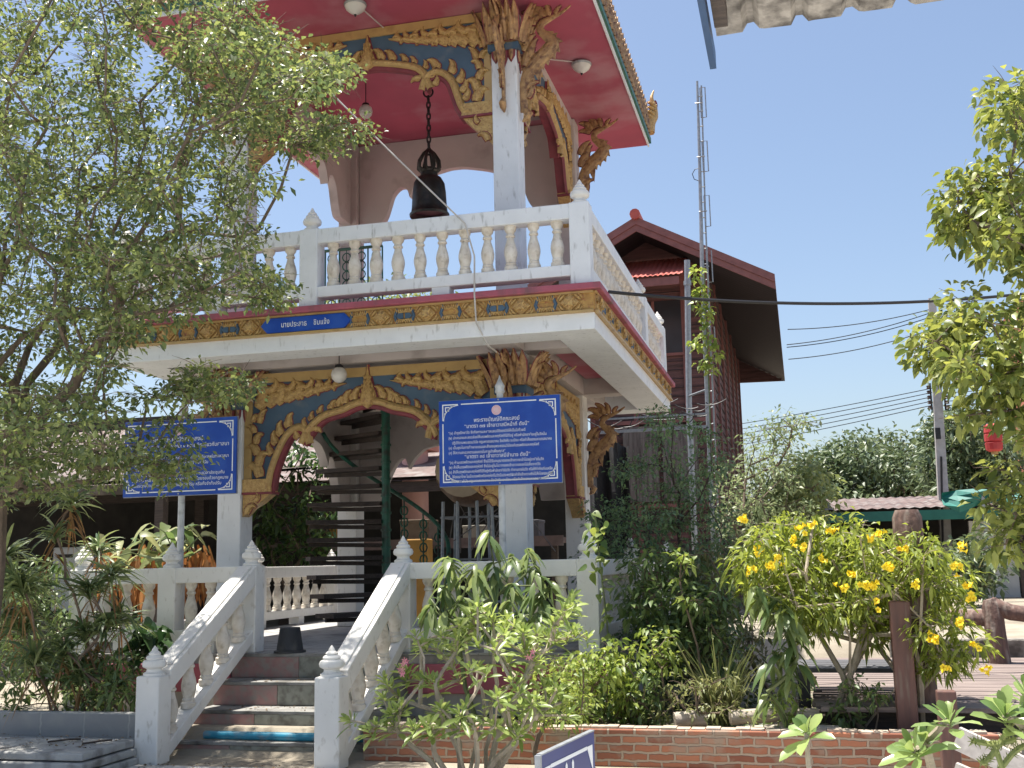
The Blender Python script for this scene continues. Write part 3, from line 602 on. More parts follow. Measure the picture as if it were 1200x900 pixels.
# drum and its stand
dx, dy, dz = -3.83, 13.0, 2.66
dr = thing('temple_drum', 'big round brown drum raised on a steel stand behind the blue board', 'drum', (dx, dy, 2.2))
m = MB(); m.lathe([(.32, -.42), (.40, -.25), (.44, 0), (.40, .25), (.32, .42)], (0, 0, 0), 20); m.v = [(dx + v[0], dy + v[2], dz + v[1]) for v in m.v]; m.build('drum_body', mat('varnished_drum_wood', (.20, .11, .055), (.13, .07, .035), .4, 6, stretch=(6, 1, 6)), dr, True)
m = MB(); m.lathe([(.335, -.425), (.30, -.44)], (0, 0, 0), 20); m.v = [(dx + v[0], dy + v[2], dz + v[1]) for v in m.v]; m.build('drum_skin', mat('drum_hide', (.45, .36, .25), (.36, .28, .2), .6, 6), dr, True)
st = thing('drum_stand', 'grey steel trestle carrying the brown drum in the lower storey', 'stand', (dx, dy, .75)); m = MB()
for x_ in (-.3, -.12, .12, .3): m.tube([(dx + x_ * 1.15, dy - .25, .752), (dx + x_, dy - .25, dz - .37)], .02, 6); m.tube([(dx + x_ * 1.15, dy + .25, .752), (dx + x_, dy + .25, dz - .37)], .02, 6)
m.build('leg', STEEL, st); m = MB()
for z_ in (1.1, 1.6, 2.1): m.tube([(dx - .33, dy - .25, z_), (dx + .33, dy - .25, z_)], .014, 6); m.tube([(dx - .33, dy - .25, z_), (dx - .33, dy + .25, z_)], .014, 6); m.tube([(dx + .33, dy - .25, z_), (dx + .33, dy + .25, z_)], .014, 6)
m.build('crossbar', STEEL, st)
# ------------------------------------------------------------ blue boards
def board(name, label, x0, x1, z0, z1, y, lines, heads, z_pole, emblem_col, group):
    b_ = thing(name, label, 'sign', ((x0 + x1) / 2, y, z_pole), group); cx = (x0 + x1) / 2
    m = MB(); m.box(x0, x1, y, y + .02, z0, z1); m.build('board', SIGNB, b_, bevel=.003)
    m = MB(); m.box(x0 - .006, x1 + .006, y + .021, y + .035, z0 - .006, z1 + .006); m.build('back_frame', STEEL, b_)
    fn = lambda s, z, d=0: (s, y - .0015 - d, z)
    bo = MB(); i_ = .035; c_ = .16; w_ = .011
    def rect(a, b, c, d): bo.add([fn(a, c), fn(b, c), fn(b, d), fn(a, d)], [(0, 1, 2, 3)])
    rect(x0 + i_ + c_ + .03, x1 - i_ - c_ - .03, z1 - i_ - w_, z1 - i_); rect(x0 + i_ + c_ + .03, x1 - i_ - c_ - .03, z0 + i_, z0 + i_ + w_)
    rect(x0 + i_, x0 + i_ + w_, z0 + i_ + c_ + .03, z1 - i_ - c_ - .03); rect(x1 - i_ - w_, x1 - i_, z0 + i_ + c_ + .03, z1 - i_ - c_ - .03)
    for sx_, xa in ((1, x0 + i_), (-1, x1 - i_)):
        for sz_, za in ((1, z0 + i_), (-1, z1 - i_)):
            P = lambda a, b: fn(xa + sx_ * a, za + sz_ * b)
            def r2(a0, a1, b0, b1): bo.add([P(a0, b0), P(a1, b0), P(a1, b1), P(a0, b1)], [(0, 1, 2, 3)])
            r2(0, c_, 0, .012); r2(0, .012, .012, c_); r2(.028, .075, .026, .036); r2(.028, .038, .036, .075); r2(.05, .07, .05, .07); r2(.085, .11, .02, .03); r2(.02, .03, .085, .11)
            arc = [(c_ - c_ * math.sin(q) * .93, c_ - c_ * math.cos(q) * .93) for q in np.linspace(0, math.pi / 2, 9)]
            for (a, b), (c, d) in zip(arc[:-1], arc[1:]): bo.add([P(a, b), P(c, d), P(c + .006, d + .006), P(a + .006, b + .006)], [(0, 1, 2, 3)])
    bo.build('border', SIGNW, b_)
    for zz in (z0 + .015, z1 - .015): m = MB(); m.lathe([(.009, 0), (.009, .004), (.004, .006)], (0, 0, 0), 8); m.v = [(cx + v[0], y - .0005 - v[2], zz + v[1]) for v in m.v]; m.build('bolt', STEEL, b_)
    er = .048; ez_ = z1 - .115
    m = MB(); m.lathe([(er, 0), (er, .002)], (0, 0, 0), 28); m.v = [(cx + v[0] - .02, y - .001 - v[2], ez_ + v[1]) for v in m.v]
    em = m.build('emblem', mat('emblem_' + name, emblem_col, tuple(c * .9 for c in emblem_col), .5, 30), b_)
    m = MB()
    for rr in (.040, .027, .012):
        ring = [(rr * math.cos(q), rr * math.sin(q)) for q in np.linspace(0, 2 * math.pi, 25)]
        for (a, b), (c, d) in zip(ring[:-1], ring[1:]): m.add([fn(cx - .02 + a, ez_ + b, .003), fn(cx - .02 + c, ez_ + d, .003), fn(cx - .02 + c * .88, ez_ + d * .88, .003), fn(cx - .02 + a * .88, ez_ + b * .88, .003)], [(0, 1, 2, 3)])
    m.build('emblem_ring', mat('emblem_ring', (.75, .35, .40), (.7, .3, .36), .5, 9), em)
    tx = MB()
    for body, size, zz, s0, al, wd in heads + lines:
        xs = {'CENTER': cx - .02, 'LEFT': x0 + s0}[al]
        text_into(tx, body, size, lambda a, b, xs=xs, zz=zz: fn(xs + a, z1 - zz + b), al, wd, (x1 - .085 - xs) if al == 'LEFT' else None)
    tx.build('lettering', SIGNW, b_)
    m = MB(); px_ = cx + (.0); m.tube([(px_, y + .065, z_pole), (px_, y + .065, z1 + .05)], .034, 12); m.lathe([(.036, 0), (.05, .02), (.042, .045), (.05, .075), (.03, .11), (.012, .15), (.004, .18)], (px_, y + .065, z1 + .05), 12)
    m.build('pole', mat('white_pole_paint', (.62, .63, .63), (.5, .51, .51), .45, 10, dirt=(.3, .3, .3), dscale=9, damt=.36), b_, True)
big = [('“(๑) บำรุงรักษาวัด จัดกิจการและศาสนสมบัติของวัดให้เป็นไปด้วยดี', .0, .330), ('(๒) ปกครองและสอดส่องให้บรรพชิตและคฤหัสถ์ที่มีที่อยู่ หรือพำนักอาศัยอยู่ในวัดนั้น', 0, .378), ('ปฏิบัติตามพระธรรมวินัย กฎมหาเถรสมาคม ข้อบังคับ ระเบียบ หรือคำสั่งของมหาเถรสมาคม', .035, .426),
       ('(๓) เป็นธุระในการศึกษาอบรมและสั่งสอนพระธรรมวินัยแก่บรรพชิตและคฤหัสถ์', 0, .474), ('(๔) ให้ความสะดวกตามสมควรในการบำเพ็ญกุศล”', 0, .522),
       ('“(๑) ห้ามบรรพชิตและคฤหัสถ์ ซึ่งมิได้รับอนุญาตของเจ้าอาวาสเข้าไปอยู่อาศัยในวัด', 0, .615), ('(๒) สั่งให้บรรพชิตและคฤหัสถ์ ซึ่งไม่อยู่ในโอวาทของเจ้าอาวาสออกไปเสียจากวัด', 0, .661), ('(๓) สั่งให้บรรพชิตและคฤหัสถ์ที่มีที่อยู่หรือพำนักอาศัยในวัด ทำงานภายในวัด หรือให้ทำทัณฑ์บนหรือ', 0, .707),
       ('ให้ขอขมาโทษ ในเมื่อบรรพชิตหรือคฤหัสถ์ในวัดนั้นประพฤติผิดคำสั่งเจ้าอาวาสซึ่งได้สั่งโดยชอบด้วย', .035, .753), ('พระธรรมวินัย กฎมหาเถรสมาคม ข้อบังคับ ระเบียบ หรือคำสั่งของมหาเถรสมาคม”', .035, .797)]
board('notice_board', 'royal blue notice board with five plus five lines of white writing before the right column', -3.335, -2.135, 2.285, 3.115, 10.19,
      [(t_, .037, z_, .095 + s_, 'LEFT', .78) for t_, s_, z_ in big],
      [('พระราชบัญญัติคณะสงฆ์', .055, .220, 0, 'CENTER', .84), ('“มาตรา ๓๗ เจ้าอาวาสมีหน้าที่ ดังนี้”', .05, .275, 0, 'CENTER', .9), ('“มาตรา ๓๘ เจ้าอาวาสมีอำนาจ ดังนี้”', .05, .568, 0, 'CENTER', .9)], .753, (.74, .58, .62), 'blue notice boards on the terrace')
sm = [('“มาตรา ๒๐๖ มีดังนี้', 0.02, .355), ('ผู้ใดกระทำด้วยประการใดๆ แก่วัตถุหรือสถานที่อันเป็นที่เคารพในทางศาสนา', .02, .41), ('ต้องระวางโทษ จำคุกตั้งแต่ หนึ่งปีถึงเจ็ดปี หรือปรับ', 0, .465), ('“มาตรา ๒๐๗ มีดังนี้', 0.02, .52),
      ('ผู้ใดก่อให้เกิดการวุ่นวายขึ้นในที่ประชุมศาสนิกชนเวลาประชุมกัน', 0, .575), ('นมัสการ หรือ กระทำพิธีกรรมตามศาสนาใดๆ โดยชอบด้วยกฎหมาย', 0, .63), ('ต้องระวางโทษ จำคุกไม่เกินหนึ่งปี หรือปรับ หรือทั้งจำทั้งปรับ', 0, .685)]
board('notice_board', 'royal blue notice board half veiled by leafy branches left of the stairs', -6.79, -5.50, 2.305, 3.085, 10.19,
      [(t_, .045, z_, .10 + s_, 'LEFT', .95) for t_, s_, z_ in sm],
      [('พระราชบัญญัติคณะสงฆ์', .062, .225, 0, 'CENTER', .95), ('ประมวลกฎหมายอาญา ลักษณะ ๔ ความผิดเกี่ยวกับศาสนา', .055, .29, 0, 'CENTER', .92)], .753, (.66, .42, .2), 'blue notice boards on the terrace')
# small dark blue sign, seen at its corner
A_ = at(634, 886, y=5.35); B_ = at(696, 857, y=5.95); zt_ = A_[2]
sg_ = thing('small_sign', 'small dark blue board with two white tapers painted on it, by the brick wall', 'sign', ((A_[0] + B_[0]) / 2, (A_[1] + B_[1]) / 2, 0))
ux = np.array([B_[0] - A_[0], B_[1] - A_[1], 0]); SL = np.linalg.norm(ux); ux /= SL; nn_ = np.array([ux[1], -ux[0], 0])
sfn = lambda s, z, d: tuple(np.array([A_[0], A_[1], 0]) + ux * s + nn_ * d + np.array([0, 0, z + s / SL * (B_[2] - A_[2])]))
NAVY = mat('faded_navy_board', (.035, .05, .19), (.03, .042, .165), .4, 5)
m = MB(); m.prism([(0, zt_ - .5), (SL, zt_ - .5), (SL, zt_), (0, zt_)], sfn, -.02, 0); m.build('board', NAVY, sg_)
m = MB(); m.prism([(-.02, zt_ - .5), (-.001, zt_ - .5), (-.001, zt_ + .004), (-.02, zt_ + .004)], sfn, -.025, .004); m.prism([(0, zt_ + .001), (SL, zt_ + .001), (SL, zt_ + .008), (0, zt_ + .008)], sfn, -.025, .003); m.build('frame', STEEL, sg_)
m = MB()
m.prism([(SL * .16, zt_ - .075), (SL * .84, zt_ - .075), (SL * .84, zt_ - .057), (SL * .16, zt_ - .057)], sfn, .001, .003)
for a, b in ((.05, .16), (.95, .84)): m.prism([(SL * a, zt_ - .06), (SL * b, zt_ - .06), (SL * a, zt_ - .19)], sfn, .001, .003); m.prism([(SL * a, zt_ - .2), (SL * (a + (b - a) * .25), zt_ - .2), (SL * (a + (b - a) * .25), zt_ - .5), (SL * a, zt_ - .5)], sfn, .001, .003)
for c in (.44, .56):
    m.prism([(SL * (c - .012), zt_ - .17), (SL * (c + .012), zt_ - .17), (SL * (c + .018), zt_ - .10), (SL * c, zt_ - .085), (SL * (c - .018), zt_ - .10)], sfn, .001, .003); m.prism([(SL * (c - .04), zt_ - .5), (SL * (c + .04), zt_ - .5), (SL * (c + .028), zt_ - .18), (SL * (c - .028), zt_ - .18)], sfn, .001, .003)
m.build('painted_tapers', SIGNW, sg_)
m = MB(); c = np.array(sfn(SL / 2, 0, -.05)); m.tube([(c[0], c[1], 0), (c[0], c[1], zt_ - .05)], .025, 8); m.build('post', STEEL, sg_)

# ------------------------------------------------------------ masonry at the front
BRICK = brickmat('red_brick_bond', (.46, .19, .11), (.26, .10, .065), (.44, .34, .26), .2, .062, .011, 'xz', .9)
m = MB(); bw_ = thing('brick_wall', 'low red brick planter wall with a pale mortar cap right of the stairs', 'wall', (-1.4, 8.75, 0))
m.box(-3.53, 1.3, 8.72, 8.86, 0, .275); m.build('brickwork', BRICK, bw_, bevel=.008)
m = MB(); xs = np.arange(-3.53, 1.31, .11)
for a, b in zip(xs[:-1], xs[1:]): h = random.uniform(.004, .018); m.box(a, b - random.uniform(0, .012), 8.725 + random.uniform(0, .02), 8.855, .2755, .277 + h)
m.build('mortar_cap', mat('pale_mortar', (.50, .42, .34), (.38, .31, .25), .95, 14, bump=.5), bw_)
BLK = brickmat('grey_block', (.27, .275, .28), (.235, .24, .245), (.36, .36, .35), .42, .2, .008, 'xz', .5)
m = MB(); m.box(-9, -5.34, 8.42, 8.52, 0, .385); bk = m.build('block_kerb', BLK, None, bevel=.008, loc=(-7, 8.45, 0)); tag(bk, 'low grey concrete block kerb edging the left flower bed', 'kerb wall')
SLB = mat('cast_slab', (.40, .40, .39), (.31, .31, .30), .85, 5, dirt=(.16, .15, .14), dscale=6, damt=.4, bump=.3)
labs = ['topmost grey concrete slab of the stack before the block kerb', 'second grey concrete slab from the top of the stack', 'third grey concrete slab from the top of the stack']
for i in range(3):
    dx_ = (.0, .03, .05)[i]; m = MB(); z1_ = .21 - i * .068
    m.box(-8.6, -5.30 + dx_ * .9, 7.55 - .03 * i, 8.23, z1_ - .058, z1_); o = m.build('concrete_slab', SLB, None, bevel=.012, loc=(-7, 8, z1_ - .058)); tag(o, labs[i], 'slab', 'concrete slabs stacked at the kerb')
# debris on the slabs: dry twigs
for k, (a, b) in enumerate((((-5.9, 7.95), (-5.72, 8.12)), ((-5.55, 7.9), (-5.42, 8.1)))):
    m = MB(); m.tube([(a[0], a[1], .222), ((a[0] + b[0]) / 2 + .03, (a[1] + b[1]) / 2, .23), (b[0], b[1], .222)], .008, 5); o = m.build('fallen_twig', WOODD, None, loc=(a[0], a[1], .215)); tag(o, ['dry brown twig lying farther from the stairs on the slab stack', 'dry brown twig lying at the slab end by the newel'][k], 'twig')
m = MB(); m.tube([(-5.06, 8.915, .148), (-4.3, 8.90, .146), (-3.6, 8.885, .149)], .035, 12); o = m.build('water_pipe', mat('blue_pvc', (.03, .26, .40), (.025, .21, .33), .35, 8, dirt=(.2, .25, .28), dscale=9, damt=.34), None, True, loc=(-4.3, 8.96, .112)); tag(o, 'bright blue plastic pipe lying across a stair tread', 'pipe')
bu = thing('bucket', 'black plastic pail standing upside down at the stair head', 'bucket', (-4.77, 9.95, .752)); RUB = mat('black_rubber', (.022, .024, .03), (.016, .017, .02), .55, 9, dirt=(.06, .06, .06), dscale=6, damt=.38)
m = MB(); m.lathe([(.128, .02), (.124, .04), (.098, .22), (.094, .235), (.004, .236)], (-4.77, 9.95, .752), 24); m.build('pail', RUB, bu, True)
m = MB(); m.lathe([(.128, 0), (.152, .003), (.15, .02), (.128, .024)], (-4.77, 9.95, .753), 24); m.build('rim', RUB, bu, True)
m = MB(); m.tube([(-3.2, 8.9, .4), (-3.2, 8.9, .4)], .01, 4) 

# ------------------------------------------------------------ cables
def sag(a, b, drop, n=24): 
    a = np.array(a, float); b = np.array(b, float); return [a + (b - a) * t_ - np.array([0, 0, drop * 4 * t_ * (1 - t_)]) for t_ in np.linspace(0, 1, n)]
WIREB = mat('black_cable', (.012, .012, .016), (.010, .010, .012), .5, 5); WIREW = mat('white_flex', (.55, .52, .48), (.45, .42, .39), .5, 9)
def cable(name, pts, r, m_, label, cat='cable', group=None):
    m = MB(); m.tube(pts, r, 6); return tag(m.build(name, m_, None, True, loc=pts[0]), label, cat, group)
w0 = at(545, 262, y=9.98); cable('white_flex', sag(at(272, -10, y=9.6), w0, .03) + [at(556, 300, y=9.96), at(556, 345, y=9.92), at(558, 378, y=9.95), at(572, 405, y=10.05), at(585, 415, y=10.5)], .009, WIREW, 'long white flex running from the roof eave down past the balustrade')
cable('service_cable', sag(at(713, 342, y=10.4), at(1230, 341, y=13), .13), .017, WIREB, 'thick black cable crossing the sky from the tower ledge to the right', 'cable')
pt_ = [(925, 386, 1092, 362), (924, 404, 1092, 366), (924, 407, 1092, 371), (926, 421, 1092, 386)]
lb_ = ['thin wire, topmost of those running from the house roof to the pole', 'second wire from the top of those between house roof and pole', 'third wire from the top of those between house roof and pole', 'lowest thin wire of those between house roof and pole']
for (a, b, c, d), l in zip(pt_, lb_): q0 = at(a - 2, b, y=29); q1 = at(c, d, y=30); cable('power_line', sag(q0, q1, .12), .012, WIREB, l, 'wire', 'wires at the utility pole')
ord_ = ['topmost', 'second', 'third', 'fourth', 'lowest']
for i in range(5):
    v1 = 455 + i * 5; cable('power_line', sag(at(690, 520 + i * 7, y=42), at(1092, v1, y=30), .15), .011, WIREB, '%s of the five lower wires left of the utility pole' % ord_[i], 'wire', 'wires at the utility pole')
    cable('power_line', sag(at(1107, v1, y=30), at(1300, v1 - 45, y=26), .2), .011, WIREB, '%s of the five wires right of the utility pole' % ord_[i], 'wire', 'wires at the utility pole')
# ------------------------------------------------------------ wooden house
hs = thing('wooden_house', 'dark red brown timber house with a steep gable behind the tower', 'house', (-2.9, 28, 0))
HW = mat('dark_timber_board', (.155, .070, .064), (.105, .05, .047), .7, 4, stretch=(.4, .4, 9), dirt=(.055, .028, .025), dscale=4, damt=.42, dstretch=(.3, .3, 3), bump=.25)
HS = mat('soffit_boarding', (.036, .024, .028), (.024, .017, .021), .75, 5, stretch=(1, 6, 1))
BARGE = mat('barge_paint', (.24, .095, .085), (.18, .07, .063), .55, 4)
GREYW = mat('grey_shutter_wood', (.21, .18, .165), (.14, .12, .11), .8, 4, stretch=(9, 9, .5), dirt=(.09, .07, .065), dscale=5, damt=.4, dstretch=(4, 4, .4))
ZR, ZE, XR_, XE, XL_ = 8.46, 7.01, -2.9, -.19, -5.61
y0, y1 = 22.0, 35.2; zw = 7.72
m = MB(); m.box(-4.2, -1.6, 23.5, 35.0, .2, zw - .04); m.add([(-4.2, 23.5, zw - .04), (-1.6, 23.5, zw - .04), (-2.9, 23.5, ZR - .05), (-4.2, 35, zw - .04), (-1.6, 35, zw - .04), (-2.9, 35, ZR - .05)], [(0, 1, 2), (5, 4, 3)])
hw_ = m.build('timber_wall', HW, hs)
m = MB()
for z in np.arange(.4, zw - .1, .19): m.box(-4.2, -1.582, 23.478, 23.499, z, z + .012); m.box(-1.599, -1.58, 23.5, 34.9, z, z + .012)
m.build('board_lap', HS, hw_)
m = MB()
for x in (-4.2, -3.25, -2.15, -1.62): m.box(x - .05, x + .05, 23.44, 23.5, .3, zw)
for y in (25, 27, 29, 31, 33, 34.9): m.box(-1.6, -1.55, y - .06, y + .06, .3, zw)
m.build('wall_post', BARGE, hw_)
for k, (xa, za) in enumerate(((XE, ZE), (XL_, ZE))):
    m = MB(); t_ = .05
    m.use(0).add([(XR_, y0 + .03, ZR - .06), (xa, y0 + .03, za - .06), (xa, y1, za - .06), (XR_, y1, ZR - .06)], [(0, 1, 2, 3)]); m.use(1).add([(XR_, y0, ZR + t_), (xa, y0, za + t_), (xa, y1, za + t_), (XR_, y1, ZR + t_)], [(0, 1, 2, 3)])
    m.use(1).add([(xa, y0, za - .06), (xa, y1, za - .06), (xa, y1, za + t_), (xa, y0, za + t_)], [(0, 1, 2, 3)])
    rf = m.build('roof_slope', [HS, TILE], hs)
    m = MB(); sl2 = (za - ZR) / (xa - XR_)
    for y in np.arange(y0 + .2, y1, .22): m.add([(XR_, y, ZR - .063), (xa, y, za - .063), (xa, y + .012, za - .063), (XR_, y + .012, ZR - .063)], [(0, 1, 2, 3)])
    m.build('board_gap', DARKM, rf)
    m = MB()
    for o_, h1, h2, yy in ((0, .06, -.10, .0), (0, -.102, -.24, .03)):
        m.add([(XR_, y0 + yy - .04, ZR + h1), (xa, y0 + yy - .04, za + h1), (xa, y0 + yy - .04, za + h2), (XR_, y0 + yy - .04, ZR + h2), (XR_, y0 + yy, ZR + h1), (xa, y0 + yy, za + h1), (xa, y0 + yy, za + h2), (XR_, y0 + yy, ZR + h2)], [(0, 1, 2, 3), (7, 6, 5, 4), (0, 4, 5, 1), (2, 6, 7, 3), (1, 5, 6, 2)])
    m.build('barge_board', BARGE, hs)
m = MB(); m.tube([(XR_, y0 - .12, ZR + .1), (XR_, y1, ZR + .1)], .11, 10); m.build('ridge_tile', mat('red_ridge_tile', (.50, .10, .07), (.42, .08, .06), .5, 6), hs, True)
m = MB(); m.prism([(-1.6, 6.95), (XE - .02, 6.93), (-1.6, 7.7)], lambda a, b, d: (a, y1 - .2 + d, b), 0, .04)
for z in np.arange(6.97, 7.6, .09): m.use(0).box(-1.6, -1.6 + (7.7 - z) * 1.8, y1 - .225, y1 - .201, z, z + .05)
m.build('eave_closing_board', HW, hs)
# canopy, window, shutters on the gable side
m = MB(); n_ = 15; xs = np.linspace(-3.6, -1.98, n_ * 4 + 1)
prof_ = lambda x: .025 * abs(math.sin((x + 3.6) / 1.55 * n_ * math.pi))
vs = []
for x in xs: vs += [(x, 21.72, 7.16 + prof_(x) * 1.3), (x, 23.46, 7.96 + prof_(x))]
m.add(vs, [(2 * i, 2 * i + 2, 2 * i + 3, 2 * i + 1) for i in range(len(xs) - 1)]); cn = m.build('window_canopy', mat('bright_red_tile', (.52, .13, .10), (.42, .11, .09), .5, 9), hs, True)
m = MB(); m.box(-3.6, -2.05, 21.76, 21.80, 6.98, 7.145); m.build('canopy_fascia', BARGE, cn)
m = MB(); m.box(-3.5, -2.1, 23.46, 23.477, 5.9, 7.05); wn = m.build('window', mat('dim_window_glass', (.028, .034, .042), (.02, .025, .03), .3, 3), hs)
m = MB(); 
for x in (-3.5, -2.8, -2.12): m.box(x - .03, x + .03, 23.42, 23.458, 5.9, 7.05)
m.box(-3.5, -2.1, 23.42, 23.457, 5.84, 5.9); m.build('window_frame', BARGE, wn)
for x in (-3.55, -2.72):
    m = MB(); m.box(x, x + .74, 23.42, 23.458, 2.75, 4.35)
    for q in np.arange(x + .12, x + .7, .125): m.box(q, q + .008, 23.412, 23.419, 2.77, 4.33)
    m.build('shutter', GREYW, hs)
for z in (2.62, 4.4): m = MB(); m.box(-3.75, -1.7, 23.40, 23.45, z, z + .08); m.build('shutter_rail', BARGE, hs)
# mast with folded dipoles, white pipe
def dip(m, x, y, z, h): 
    m.tube([(x, y, z), (x + .14, y, z)], .012, 5); m.tube([(x + .10, y, z - h), (x + .10, y, z + h), (x + .19, y, z + h), (x + .19, y, z - h), (x + .10, y, z - h)], .011, 5, False)
ms = thing('antenna_mast', 'tall thin radio mast with four folded dipoles beside the timber house', 'antenna', (-1.43, 19, .3))
m = MB(); m.tube([(-1.43, 19, .3), (-1.405, 19, 4.2), (-1.38, 19, 6.6), (-1.33, 19, 8.6), (-1.305, 19, 9.97)], [.045, .04, .035, .028, .02], 8); m.tube([(-1.34, 19.05, .3), (-1.29, 19.05, 7.2), (-1.24, 19.05, 9.9)], .016, 5)
for z in np.arange(1, 9.8, .28): xm = np.interp(z, [.3, 4.2, 6.6, 8.6, 9.97], [-1.43, -1.405, -1.38, -1.33, -1.305]); m.tube([(xm, 19, z), (xm + .085, 19.05, z + .02)], .01, 4)
m.build('pole', STEEL, ms, True)
for z in (9.55, 8.55, 7.55, 6.55, 5.2): m = MB(); dip(m, -1.37 + (z - 9) * .012, 18.98, z, .28); m.build('dipole', STEEL, ms)
m = MB(); m.tube([(-1.33, 19, 8.1), (-1.44, 18.98, 8.15), (-1.47, 18.98, 8.25), (-1.42, 18.98, 8.33), (-1.33, 19, 8.35)], .007, 4); m.build('feeder_loop', WIREB, ms)
pp = thing('vent_pipe', 'white galvanised standpipe beside the mast and the house wall', 'pipe', (-1.815, 20, .3)); m = MB(); m.tube([(-1.83, 20, .3), (-1.81, 20, 4.3), (-1.72, 20, 6.97)], .055, 10); m.build('tube', STEEL, pp, True)
m = MB(); m.lathe([(.07, 0), (.07, .08)], (-1.735, 20, 6.5), 10); m.tube([(-1.80, 19.98, 4.45), (-1.4, 19.1, 4.42)], .02, 6); m.build('clamp', STEEL, pp)
# ------------------------------------------------------------ utility pole
up = thing('utility_pole', 'weathered square concrete utility pole with rows of insulators', 'utility pole', (3.47, 30, .5))
m = MB(); c0 = at(1107, 640, y=30); c1 = at(1092, 350, y=30); m.use(0)
m.add([(c0[0] + sx_ * .14, 30 + sy_ * .14, .4) for sx_, sy_ in ((-1, -1), (1, -1), (1, 1), (-1, 1))] + [(c1[0] + sx_ * .09, 30 + sy_ * .09, c1[2]) for sx_, sy_ in ((-1, -1), (1, -1), (1, 1), (-1, 1))], [(3, 2, 1, 0), (4, 5, 6, 7), (0, 1, 5, 4), (1, 2, 6, 5), (2, 3, 7, 6), (3, 0, 4, 7)]); m.build('shaft', mat('pale_pole_concrete', (.50, .49, .48), (.40, .39, .38), .9, 8), up)
for sx_ in (-1, 1):
    m = MB(); c = at(1099 + sx_ * 8, 465, y=29.8); m.bar(c + (0, 0, -.35), c + (0, 0, .35), .04, .04, (0, 1, 0)); rk = m.build('insulator_rack', DARKM, up)
    for i in range(5): m = MB(); m.lathe([(.03, 0), (.055, .02), (.035, .045), (.055, .07), (.03, .09)], c + (sx_ * .05, -.04, -.32 + i * .13), 8); m.build('insulator', mat('brown_porcelain', (.09, .06, .05), (.06, .04, .035), .3, 8), rk)
m = MB(); c = at(1100, 510, y=29.75); m.box(c[0] - .08, c[0] + .04, c[1] - .1, c[1], c[2] - .1, c[2] + .18); m.tube([at(1103, 535, y=29.8), at(1104, 600, y=29.75), at(1105, 640, y=29.7)], .03, 6); m.build('cable_box', DARKM, up)
# ------------------------------------------------------------ overhead corrugated roof with blue purlin, close to the viewer
cr = thing('corrugated_roof', 'grey fibre cement corrugated roof edge overhead at the top of the view', 'roof', (1.4, 2.6, 3.1))
m = MB(); xs = []; x = -.165
while x < 3.2: xs += [(x, 0), (x + .082, 0), (x + .098, .028), (x + .118, .028), (x + .135, .004)]; x += .15
ya = 3.40; vs = []
for i, (x_, h) in enumerate(xs):
    for yy, zz in ((1.6, 3.35), (ya - .06 * (x_ + .165) + random.uniform(-.008, .008), 3.2)):
        vs += [(x_, yy, zz + h), (x_, yy, zz + h + .007)]
fs = []
for i in range(len(xs) - 1): a = 4 * i; fs += [(a, a + 4, a + 6, a + 2), (a + 1, a + 3, a + 7, a + 5), (a + 2, a + 6, a + 7, a + 3), (a, a + 1, a + 5, a + 4)]
m.add(vs, fs); m.build('sheeting', mat('aged_fibre_cement', (.36, .33, .29), (.22, .20, .175), .95, 22, detail=10, dirt=(.09, .08, .07), dscale=14, damt=.42, bump=.4, bscale=60), cr)
m = MB(); m.box(-.192, -.172, 1.6, 3.42, 3.10, 3.16); m.build('purlin', mat('blue_steel_paint', (.015, .055, .14), (.012, .045, .115), .4, 5), cr)
m = MB(); m.box(-.16, -.12, 1.6, 3.2, 3.13, 3.19); m.build('batten', WOODD, cr)
# ------------------------------------------------------------ right: deck, posts, log rail, sheds
DK = mat('bleached_deck_board', (.28, .225, .20), (.19, .15, .135), .85, 3, stretch=(.6, 9, 9), dirt=(.14, .105, .10), dscale=5, damt=.4, dstretch=(.4, 5, 5), bump=.3)
dk = thing('wooden_deck', 'weathered plank footbridge behind the yellow flowering bush', 'deck', (1.8, 11, .2)); m = MB(); y = 9.15
while y < 13.5: w_ = random.uniform(.13, .16); z = .40 + random.uniform(-.004, .004); m.box(.05 + random.uniform(-.05, .05), 4.5, y, y + w_ - .012, z - .035, z); y += w_
m.build('planking', DK, dk)
for y in (9.3, 13.0): m = MB(); m.box(.1, 4.4, y, y + .1, .2, .362); m.build('joist', WOODD, dk)
WP = mat('red_brown_post_paint', (.15, .07, .055), (.10, .05, .042), .6, 5, stretch=(5, 5, .6), dirt=(.2, .15, .12), dscale=6, damt=.32, dstretch=(3, 3, .4))
LOG = mat('cement_log_bark', (.17, .10, .08), (.10, .06, .05), .8, 7, stretch=(4, 4, 1), dirt=(.30, .25, .21), dscale=5, damt=.36, dstretch=(3, 3, .6), bump=.7, bscale=14)
m = MB(); q = [(.735, 9.2, .2), (.735, 9.2, .9), (.74, 9.2, 1.5), (.74, 9.2, 1.84), (.74, 9.2, 1.9)]; m.tube([(x + .09, y + .25, z) for x, y, z in q], [.135, .13, .12, .115, .09], 14)
lp = m.build('log_post', LOG, None, True, loc=(.82, 9.45, .2)); tag(lp, 'thick brown cement log post with a rounded top in the yellow bush', 'post')
m = MB(); m.box(.62, .77, 9.06, 9.2, .2, 1.2); o = m.build('timber_post', WP, None, bevel=.012, loc=(.7, 9.13, .2)); tag(o, 'square red brown timber post leaning against the cement log post', 'post')
m = MB(); m.box(.80, .92, 7.95, 8.06, 0, .66); o = m.build('timber_post', WP, None, bevel=.01, loc=(.86, 8, 0)); tag(o, 'short square red brown post with a flat top beside the brick wall end', 'post')
